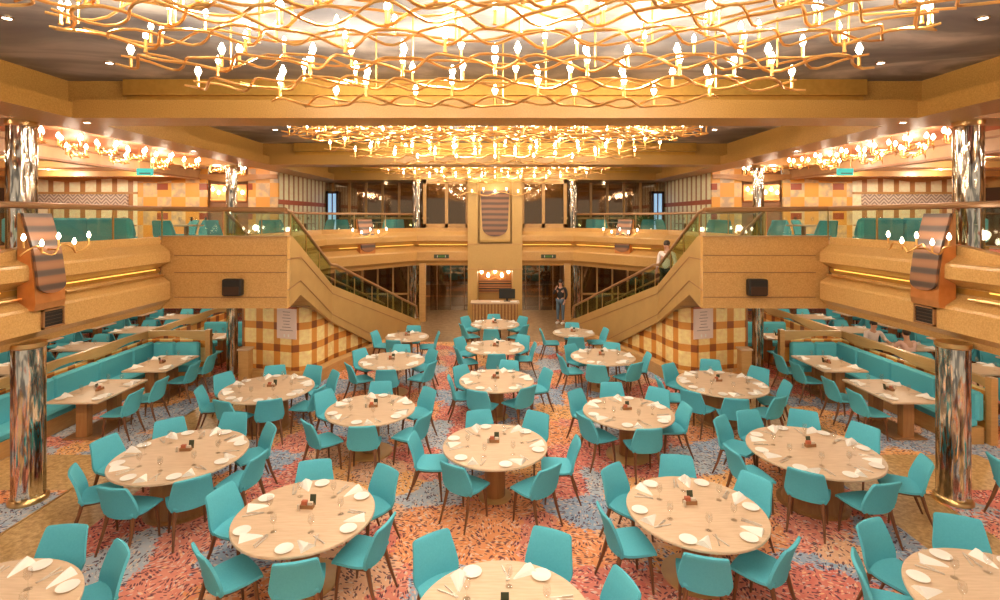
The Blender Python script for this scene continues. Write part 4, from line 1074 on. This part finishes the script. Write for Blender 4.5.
# ------------------------------------------------------------------ upper deck furniture
for s in (-1, 1):
    nm = SIDE[s]
    for i, (x, y) in enumerate(((7.95, 10.2), (9.9, 11.4))):
        o = (s*x, y, F0)
        e = empty('banquette', o, '%s turquoise bench behind the balcony glass on the upper deck, %s side' % (('inner', 'outer')[i], nm), 'banquette', 'upper deck benches')
        for a in (-.42, .42):
            cushion(MB(), a-.415, a+.415, -.12, .03, .36, .90).build('back_cushion', 'teal', e)
            cushion(MB(), a-.415, a+.415, -.03, .45, .28, .44).build('seat_cushion', 'teal', e)
        MB().box(-.84, .84, -.1, .42, 0, .28).build('plinth', 'wood_tan', e)
    spots = [(7.4, 11.8), (8.5, 11.9), (6.65, 12.6), (7.45, 13.35), (8.3, 13.9), (9.8, 13.6), (6.5, 14.8), (6.7, 16.4), (7.2, 16.75), (6.1, 18.7), (5.6, 19.3), (4.35, 21.0), (5.2, 20.7), (4.1, 21.9)]
    for i, (x, y) in enumerate(spots):
        far_chair(s*x, y, (0, .5, -.4, PI, 2.6)[i % 5]*(-s), 'turquoise chair behind the upper balustrade, %s from the front, %s side' % ((ORD+['thirteenth', 'fourteenth'])[i], nm), 'upper deck chairs', F0)
    for i, (x, y) in enumerate(((7.45, 12.55), (9.2, 12.7), (8.3, 14.7), (6.4, 17.5), (4.9, 21.5))):
        e = empty('bistro_table', (s*x, y, F0), '%s small oak table from the front on the upper deck, %s side' % (ORD[i], nm), 'table', 'upper deck tables')
        MB().lathe([(.36, .70), (.38, .715), (.38, .735), (.001, .74)], 28).build('tabletop', 'oak', e)
        MB().lathe([(.05, .02), (.05, .70)], 12).build('pedestal', 'pedestal', e, smooth=True)
        MB().lathe([(.24, 0), (.24, .02), (.06, .03)], 20).build('base_disc', 'wood_brown', e)
        for j, (a, b) in enumerate(((-.18, .05), (.16, -.08), (.02, .2))):
            put('wine_glass', s*x+a, y+b, F0+.74, 0, 'clear wine glass, %s one on the %s small upper table, %s side' % (('left', 'right', 'middle')[j], ORD[i], nm), 'glass', 'wine glasses on the upper tables')
# leafy plant on the far right gallery
e = empty('potted_plant', (6.05, 20.9, F0), 'leafy green potted plant behind the far balustrade on the right', 'plant')
MB().lathe([(.16, 0), (.22, .05), (.25, .42), (.21, .42), (.20, .36)], 20).build('pot', 'copper', e, smooth=True)
lf = MB(); st = MB()
random.seed(3)
for k in range(46):
    a = random.uniform(0, 2*PI); L = random.uniform(.35, .75); up = random.uniform(.35, .75)
    p = [Vector((math.cos(a)*L*t*t, math.sin(a)*L*t*t, .36+up*(t*1.3-.4*t*t))) for t in (0, .35, .7, 1)]
    if k < 16: st.tube(p, .006, 4)
    side = Vector((-math.sin(a), math.cos(a), 0))
    for i in range(3): lf.loft([[p[i]-side*(.03+.02*i)*(1 if i else .3), p[i]+side*(.03+.02*i)*(1 if i else .3), p[i]+Vector((0, 0, .006))], [p[i+1]-side*(.055-.02*i), p[i+1]+side*(.055-.02*i), p[i+1]+Vector((0, 0, .006))]], True)
lf.build('foliage', 'leaf', e); st.build('stem', 'leaf', e)

# ------------------------------------------------------------------ people
def skin_mesh(verts, edges, radii, name, m, parent, levels=1):
    me = bpy.data.meshes.new(name); me.from_pydata(verts, edges, [])
    o = bpy.data.objects.new(name, me); COL.objects.link(o)
    md = o.modifiers.new('skin', 'SKIN'); sd = o.modifiers.new('sub', 'SUBSURF'); sd.levels = sd.render_levels = levels
    for sv, r in zip(me.skin_vertices[0].data, radii): sv.radius = (r, r) if not isinstance(r, tuple) else r
    me.skin_vertices[0].data[0].use_root = True
    dg = bpy.context.evaluated_depsgraph_get(); ev = o.evaluated_get(dg)
    nm = bpy.data.meshes.new_from_object(ev); bpy.data.objects.remove(o)
    for p in nm.polygons: p.use_smooth = True
    nm.materials.clear(); nm.materials.append(M[m])
    o = bpy.data.objects.new(name, nm); COL.objects.link(o); o.parent = parent; return o
def person(loc, rz, label, J, top, bottom, shoes='white', hair_long=True, group=None):
    """J: joints in local metres, +Y the way the person faces"""
    e = empty('person', loc, label, 'person', group, rz)
    V, E, R = [], [], []
    def v(p, r): V.append(tuple(p)); R.append(r); return len(V)-1
    def c(a, p, r): i = v(p, r); E.append((a, i)); return i
    P = {k: Vector(q) for k, q in J.items()}
    pel = v(P['pelvis'], (.13, .095)); ch = c(pel, P['chest'], (.135, .10)); nk = c(ch, P['neck'], .052)
    hd = c(nk, P['head'], (.072, .088)); c(hd, P['head']+Vector((0, .01, .085)), (.068, .08))
    hands = []
    for q in 'lr':
        sh = c(ch, P['sh_'+q], .05); el = c(sh, P['el_'+q], .040); wr = c(el, P['wr_'+q], .027)
        d = (P['wr_'+q]-P['el_'+q]).normalized(); palm = c(wr, P['wr_'+q]+d*.07, (.034, .02))
        side = d.cross(Vector((0, 0, 1))); side = side.normalized() if side.length > .1 else Vector((1, 0, 0))
        for k, Lf in enumerate((.062, .075, .070, .055)):
            b = P['wr_'+q]+d*.09+side*(-.027+.018*k); f1 = c(palm, b+d*Lf*.5, .009); c(f1, b+d*Lf*.85-Vector((0, 0, .02)), .008)
        t1 = c(palm, P['wr_'+q]+d*.06+side*-.045, .011); c(t1, P['wr_'+q]+d*.10+side*-.06, .009)
        hp = c(pel, P['hip_'+q], .085); kn = c(hp, P['kn_'+q], .058); an = c(kn, P['an_'+q], .036)
        c(an, P['an_'+q]+Vector((0, .13, -.045)), .032)
    skin_mesh(V, E, R, 'body', 'skin', e)
    h = P['head']+Vector((0, 0, .05))
    hb = MB().ellipsoid(h+Vector((0, -.02, .035)), .086, .10, .095, 12, 8)
    if hair_long: hb.ellipsoid(h+Vector((0, -.06, -.07)), .075, .05, .13, 10, 7)
    hb.build('hair', 'hair', e, smooth=True)
    MB().ellipsoid(h+Vector((0, .098, -.03)), .012, .018, .02, 8, 5).build('nose', 'skin', e, smooth=True)
    for sx in (-1, 1):
        MB().ellipsoid(h+Vector((sx*.03, .085, .0)), .012, .008, .008, 8, 5).build('eye', 'hair', e, smooth=True)
        MB().ellipsoid(h+Vector((sx*.078, .0, -.01)), .01, .02, .03, 8, 5).build('ear', 'skin', e, smooth=True)
    MB().ellipsoid(h+Vector((0, .088, -.062)), .024, .008, .006, 8, 5).build('mouth', 'brick_red', e, smooth=True)
    # clothes follow the body
    V, E, R = [], [], []
    pel = v(P['pelvis']-Vector((0, 0, .07)), (.150, .116)); mid = c(pel, P['pelvis']+Vector((0, 0, .10)), (.142, .108)); ch = c(mid, P['chest'], (.155, .12)); c(ch, P['neck']-Vector((0, 0, .06)), .075)
    for q in 'lr':
        sh = c(ch, P['sh_'+q], .064); el = c(sh, P['el_'+q], .052); c(el, P['el_'+q].lerp(P['wr_'+q], .85), .040)
    skin_mesh(V, E, R, 'shirt', top, e)
    V, E, R = [], [], []
    pel = v(P['pelvis'], (.142, .108))
    for q in 'lr':
        hp = c(pel, P['hip_'+q], .098); kn = c(hp, P['kn_'+q], .070); c(kn, P['an_'+q]+Vector((0, 0, .04)), .050)
    skin_mesh(V, E, R, 'trousers', bottom, e)
    for q in 'lr':
        a = P['an_'+q]; MB().bevbox(a.x-.045, a.x+.045, a.y-.07, a.y+.18, a.z-.085, a.z-.0, .025).build('shoe', shoes, e)
    return e
stand = dict(pelvis=(0, 0, .93), chest=(0, .0, 1.25), neck=(0, 0, 1.44), head=(0, .02, 1.53), sh_l=(-.19, 0, 1.38), el_l=(-.24, -.02, 1.10), wr_l=(-.20, .10, .90),
    sh_r=(.19, 0, 1.38), el_r=(.25, .10, 1.13), wr_r=(.13, .16, 1.36), hip_l=(-.09, 0, .88), kn_l=(-.10, .02, .49), an_l=(-.10, 0, .085), hip_r=(.09, 0, .88), kn_r=(.11, .03, .49), an_r=(.12, -.02, .085))
person((2.52, 19.95, 0), PI-.5, 'person in black top and jeans standing in the right doorway, hand raised to face', stand, 'shirt_black', 'jeans')
walk = dict(stand); walk.update(wr_r=(.22, .14, .92), el_r=(.25, -.02, 1.12), kn_l=(-.10, .12, .50), an_l=(-.10, .02, .085), an_r=(.10, -.12, .12))
person((4.62, 13.98, 1.75), PI*.75, 'person in a pale shirt walking on the right staircase', walk, 'shirt_white', 'shirt_black', 'black', False)
sit = dict(pelvis=(0, 0, .55), chest=(0, .03, .87), neck=(0, .06, 1.06), head=(0, .09, 1.15), sh_l=(-.19, .05, 1.0), el_l=(-.26, .14, .80), wr_l=(-.18, .36, .80), sh_r=(.19, .05, 1.0), el_r=(.26, .14, .80), wr_r=(.18, .36, .80),
    hip_l=(-.09, .02, .54), kn_l=(-.11, .42, .53), an_l=(-.11, .40, .085), hip_r=(.09, .02, .54), kn_r=(.11, .42, .53), an_r=(.11, .40, .085))
person((10.16, 14.03, 0), PI, 'person in a white shirt seated on far side of third table beyond right partition', sit, 'shirt_white', 'shirt_black', 'black', False)
person((10.16, 12.77, 0), 0, 'person in a pale pink shirt seated on near side of third table beyond right partition', sit, 'shirt_pink', 'jeans', 'black', False)

for l, n in SEEN.items():
    if n > 1: print('DUPLICATE LABEL', n, l)
print('objects', len(bpy.data.objects))
